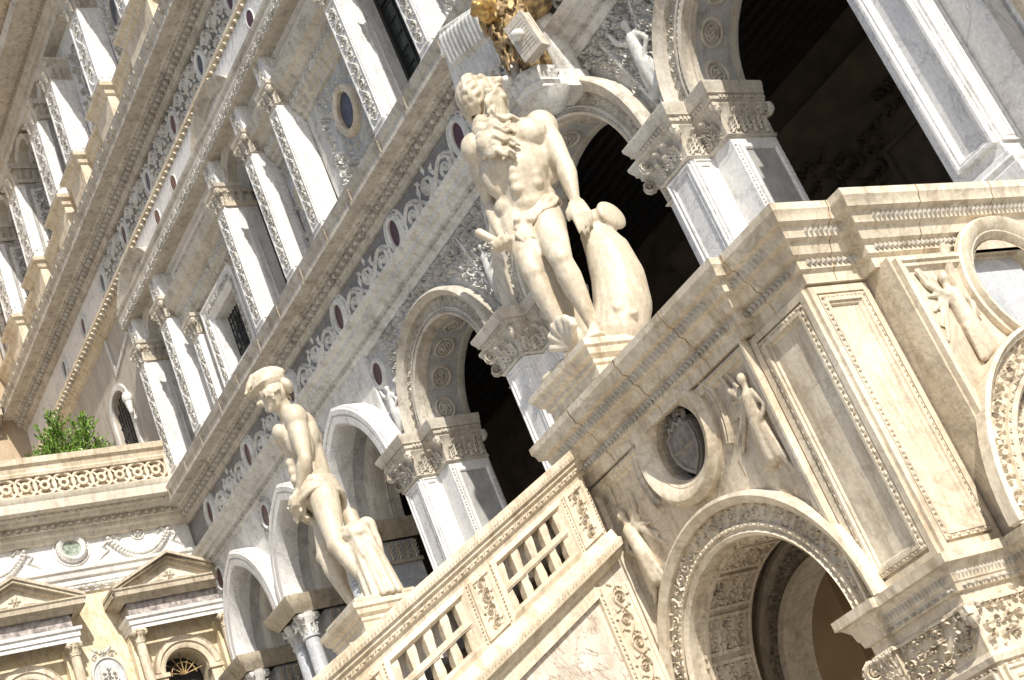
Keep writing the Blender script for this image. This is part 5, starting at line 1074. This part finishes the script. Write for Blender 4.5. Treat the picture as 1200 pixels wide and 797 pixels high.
for s in (-1, 1):
    for i in range(5): q = pf(s*.15, .09-.045*i, .0); wavy(m, q, q+Vector((0, 0, -.08)), .012, Fm, .028, .015, 1, 6)
build(remesh(m, .012, 1), 'hair', 'statue', bd, 60)
m = MB(); Pq = Vector(P_)              # hip drapery
for j in range(5):
    pts = [Pq+B.L*(.31+.008*j)*cos(2*pi*i/26)+B.F*(.26+.008*j)*sin(2*pi*i/26)+Vector((0, 0, .04-.045*j+.09*cos(2*pi*i/26)+.015*sin(2*pi*i/26*4+j*2))) for i in range(27)]
    for i in range(26): m.caps(pts[i], pts[i+1], .034, .034, 8)
kq = Vector((-15.78, 8.2, 6.74))
for i in range(8): wavy(m, kq+Vector((rg.uniform(-.08, .08), rg.uniform(-.06, .06), rg.uniform(-.05, .08))), kq+Vector((rg.uniform(-.12, .1), rg.uniform(-.1, .05), -.14-.04*(i % 3))), .02, B.L, .045, .025, .8, 6)
for i in range(7): m.caps(Pq+B.F*.2+Vector((-.1, -.02, -.05)), Pq+B.L*(-.25+.06*i)-B.F*.02+Vector((.0, 0, -.62-.1*(i % 2))), .035, .03, 8) if i < 3 else None
build(remesh(m, .016, 2), 'hip_drapery', 'statue', MT, 60)
m = MB()                               # draped trunk support behind the leg
tp = Vector((-15.27, 8.53, 5.98)); bt = Vector((-15.13, 8.52, 5.14))
for i in range(12):
    a = 2*pi*i/12; m.caps(tp+Vector((.14*cos(a), .13*sin(a), rg.uniform(-.06, .02))), bt+Vector((.21*cos(a), .2*sin(a), 0)), .05, .04, 8)
m.caps(tp, bt, .13, .17)
for j in range(5):                     # bunched cloth over the trunk
    ph = rg.uniform(0, 6); tl = rg.uniform(.03, .09)
    for i in range(16): a0, a1 = 2*pi*i/16, 2*pi*(i+1)/16; g0 = lambda a: tp+Vector(((.165+.03*sin(a+ph))*cos(a), (.15+.03*cos(2*a+ph))*sin(a), .10-.07*j+tl*sin(a+ph)+.02*sin(3*a))); m.caps(g0(a0), g0(a1), .045, .045, 8)
for i in range(7): a = i*.9; wavy(m, tp+Vector((.2*cos(a), .18*sin(a), .05)), tp+Vector((.24*cos(a+.3), .21*sin(a+.3), -.32-.08*(i % 3))), .02, (sin(a), cos(a), 0), .045, .02, .7, 7)
m.ell(tp+Vector((0, 0, .06)), (.22, .19, .1)); m.ell(tp, (.2, .18, .2))
m.caps((-15.62, 8.72, 6.4), (-15.45, 8.6, 5.2), .1, .14); m.caps((-15.3, 8.7, 6.1), (-15.4, 8.65, 5.2), .12, .12)
build(remesh(m, .018, 2), 'draped_trunk', 'statue', MT, 60)
m = MB(); m.bbox(-15.92, -14.98, 8.06, 8.85, 5.091, 5.16); build(remesh(m, .03, 1), 'statue_base', 'statue', MT, 60)
# ---------------------------------------------------------------- winged lion on its bracket
LN = thing('winged_lion', 'winged lion with gilded face and dark mane holding a stone book', 'statue', (-12.2, 11.3, 10.3))
m = MB(); hc = Vector((-12.1, 11.05, 11.36)); m.ell(hc, (.2, .2, .22)); m.caps(hc+Vector((.05, -.1, -.02)), hc+Vector((.1, -.27, -.1)), .13, .1); m.ell(hc+Vector((.12, -.33, -.05)), (.055, .04, .04))
for s in (-1, 1): m.ell(hc+Vector((.04+s*.09, -.19, .07)), (.04, .03, .03)); m.ell(hc+Vector((s*.17, 0, .17)), (.05, .04, .07)); m.ell(hc+Vector((.1+s*.06, -.31, -.12)), (.06, .06, .05))
m.caps(hc+Vector((.07, -.2, -.2)), hc+Vector((.1, -.26, -.19)), .07, .05)
build(remesh(m, .014, 2), 'head', 'gold', LN, 60)
m = MB(); m.ell((-12.1, 11.25, 11.0), (.26, .22, .5)); m.caps((-12.1, 11.3, 11.3), (-12.15, 11.4, 10.5), .24, .2); m.ell((-12.05, 11.6, 11.5), (.3, .4, .3))
for i in range(150):
    a = rg.uniform(-2.6, 1.2)-.4; z = rg.uniform(10.5, 11.6); r = .26+.03*rg.random(); q = Vector((-12.1+r*cos(a), 11.22+.23*sin(a), z)); wavy(m, q, q+Vector((rg.uniform(-.05, .05), -.03, -rg.uniform(.08, .16))), .015, (cos(a+1.57), sin(a+1.57), 0), .03, .012, 1, 6)
build(remesh(m, .014, 1), 'mane', 'bronze', LN, 60)
m = MB()
for i in range(26):
    a = rg.uniform(0, 2*pi); r = .21; q = hc+Vector((r*cos(a), .02, r*sin(a)*1.1)); wavy(m, q, q+Vector((.1*cos(a), -.02, .1*sin(a)-.06)), .015, (0, 0, 1), .032, .014, 1, 6)
build(remesh(m, .013, 1), 'gilded_locks', 'gold', LN, 60)
m = MB()                                 # wing: shoulder, shaft and feathers
m.caps((-12.4, 11.25, 11.7), (-13.25, 11.15, 12.0), .06, .05); m.caps((-13.25, 11.15, 12.0), (-13.42, 11.15, 11.75), .05, .04)
for i in range(13):
    t = i/12; a = Vector((-12.45-.92*t, 11.22, 11.66+.28*t)); b = a+Vector((-.10-.14*t, .06, -.85+.1*t+.1*(i % 2))); m.caps(a, b, .062, .045, 8)
for i in range(10): t = i/9; a = Vector((-12.5-.8*t, 11.15, 11.66+.26*t)); m.caps(a, a+Vector((-.06, .03, -.36)), .062, .04, 8)
build(remesh(m, .014, 2), 'wing', 'relief', LN, 50)
m = MB(); bk = Fr((-11.66, 11.12, 10.26), (.75, .1, 0), (-.12, -.04, 1), (.12, -.9, .08)); m.box(bk, -.28, .2, 0, .58, 0, .03); m.box(bk, -.27, .185, .015, .565, .03, .12); m.box(bk, -.28, .2, 0, .58, .12, .15)
for i in range(9): m.box(bk, -.22, .14, .08+.05*i, .095+.05*i, .15, .155)
build(m, 'book', 'pale', LN, 0)
m = MB(); m.caps((-12.3, 11.3, 10.9), (-12.34, 11.1, 10.42), .12, .08); m.ell((-12.36, 11.02, 10.40), (.1, .13, .07)); m.caps((-11.9, 11.2, 10.9), (-11.75, 10.98, 10.62), .1, .07); m.ell((-11.73, 10.93, 10.6), (.09, .1, .07)); m.caps((-12.3, 11.9, 11.2), (-12.3, 12.0, 10.4), .25, .2)
build(remesh(m, .015, 2), 'foreleg', 'relief', LN, 60)
BR = thing('lion_bracket', 'small octagonal stone bracket with beaded rim carrying the winged lion', 'bracket', (-12.25, 11.4, 10.0))
oc_ = [(-12.3+.28*cos(t), 11.38+.28*sin(t)) for t in [pi/8+k*pi/4 for k in range(8)]]
mb = MB(); mb.plan(list(reversed(oc_))[::-1], [(.0, 10.08), (.0, 10.12), (.04, 10.15), (.02, 10.2), (.05, 10.26), (.06, 10.36), (0, 10.37), (-.3, 10.37)], True); mb.add([Vector((x, y, 10.08)) for x, y in oc_], [tuple(range(8))]); mb.bbox(-12.45, -12.05, 11.5, 12.05, 10.1, 10.36); bs = build(mb, 'octagonal_slab', 'relief', BR, 20)
mb = MB()
for k in range(8):
    a, b = Vector((*oc_[k], 0)), Vector((*oc_[(k+1) % 8], 0)); U = (b-a).normalized(); W = Vector((U.y, -U.x, 0)); f = Fr(a+W*.05+Vector((0, 0, 10.31)), U, (0, 0, 1), W); beads(mb, f, (b-a).length, .13, .035, .035)
build(mb, 'beaded_rim', 'relief', bs, 0, raw=True)
mb = MB(); mb.lathe((-12.25, 11.5, 0), [(.05, 9.85), (.12, 9.9), (.2, 9.98), (.26, 10.08)], 16); mb.rosette(Fr((-12.25, 11.3, 10.075), (1, 0, 0), (0, 1, 0), (0, 0, -1)), 0, 0, .09, .04); build(mb, 'corbel', 'relief', BR, 40)
# ---------------------------------------------------------------- laurel bush
LB = thing('laurel_bush', 'bright green laurel bush in a clay pot, standing behind the terrace balustrade', 'bush', (-28.5, 10.2, 12.6))
mb = MB(); mb.lathe((-28.5, 10.2, 0), [(.2, 12.6), (.28, 13.0), (.31, 13.0), (.31, 13.06), (.27, 13.06)], 20); build(mb, 'clay_pot', 'terra', LB, 40)
mb = MB(); tips = []; br = []
rl_ = random.Random(11)
LOBES = [(-.80, .75, .2), (-.55, .85, .24), (-.3, 1.35, .28), (-.05, 1.15, .32), (.12, 1.0, .32), (.45, 1.45, .24), (.68, 1.05, .24), (-.15, 1.75, .18), (.35, .95, .3), (-.35, 1.0, .3), (.5, 1.7, .15)]
for y, h, r in LOBES:
    base = Vector((-28.5, 10.2, 13.0)); top = base+Vector((rl_.uniform(-.2, .2), y, h)); br.append((base, top, r)); mb.tube([base, base.lerp(top, .5)+Vector((0, 0, .1)), top], [.03, .02, .01], 5)
    for k in range(30):
        q = top+Vector((rl_.gauss(0, r*.9), rl_.gauss(0, r*.62), rl_.gauss(0, r*.75))); st = base.lerp(top, rl_.uniform(.5, .95)); mb.tube([st, q], [.008, .004], 4); tips.append((st, q))
build(mb, 'stems', 'twig', LB, 0)
mb = MB()
for st, q in tips:
    ax = (q-st).normalized()
    for k in range(13):
        p0 = st.lerp(q, .35+.7*k/12); d = (ax*.6+Vector((rl_.uniform(-1, 1), rl_.uniform(-1, 1), rl_.uniform(-.3, 1.1)))).normalized(); s_ = d.cross(Vector((rl_.uniform(-1, 1), rl_.uniform(-1, 1), rl_.uniform(-1, 1)))).normalized(); L = rl_.uniform(.06, .14); u = d.cross(s_)*L*.12
        mb.add([p0, p0+d*L*.5+s_*L*.2+u, p0+d*L, p0+d*L*.5-s_*L*.2+u, p0+d*L*.5-u*.3], [(0, 4, 1), (1, 4, 2), (2, 4, 3), (3, 4, 0)])
build(mb, 'leaves', 'leaf', LB, 0, raw=True)
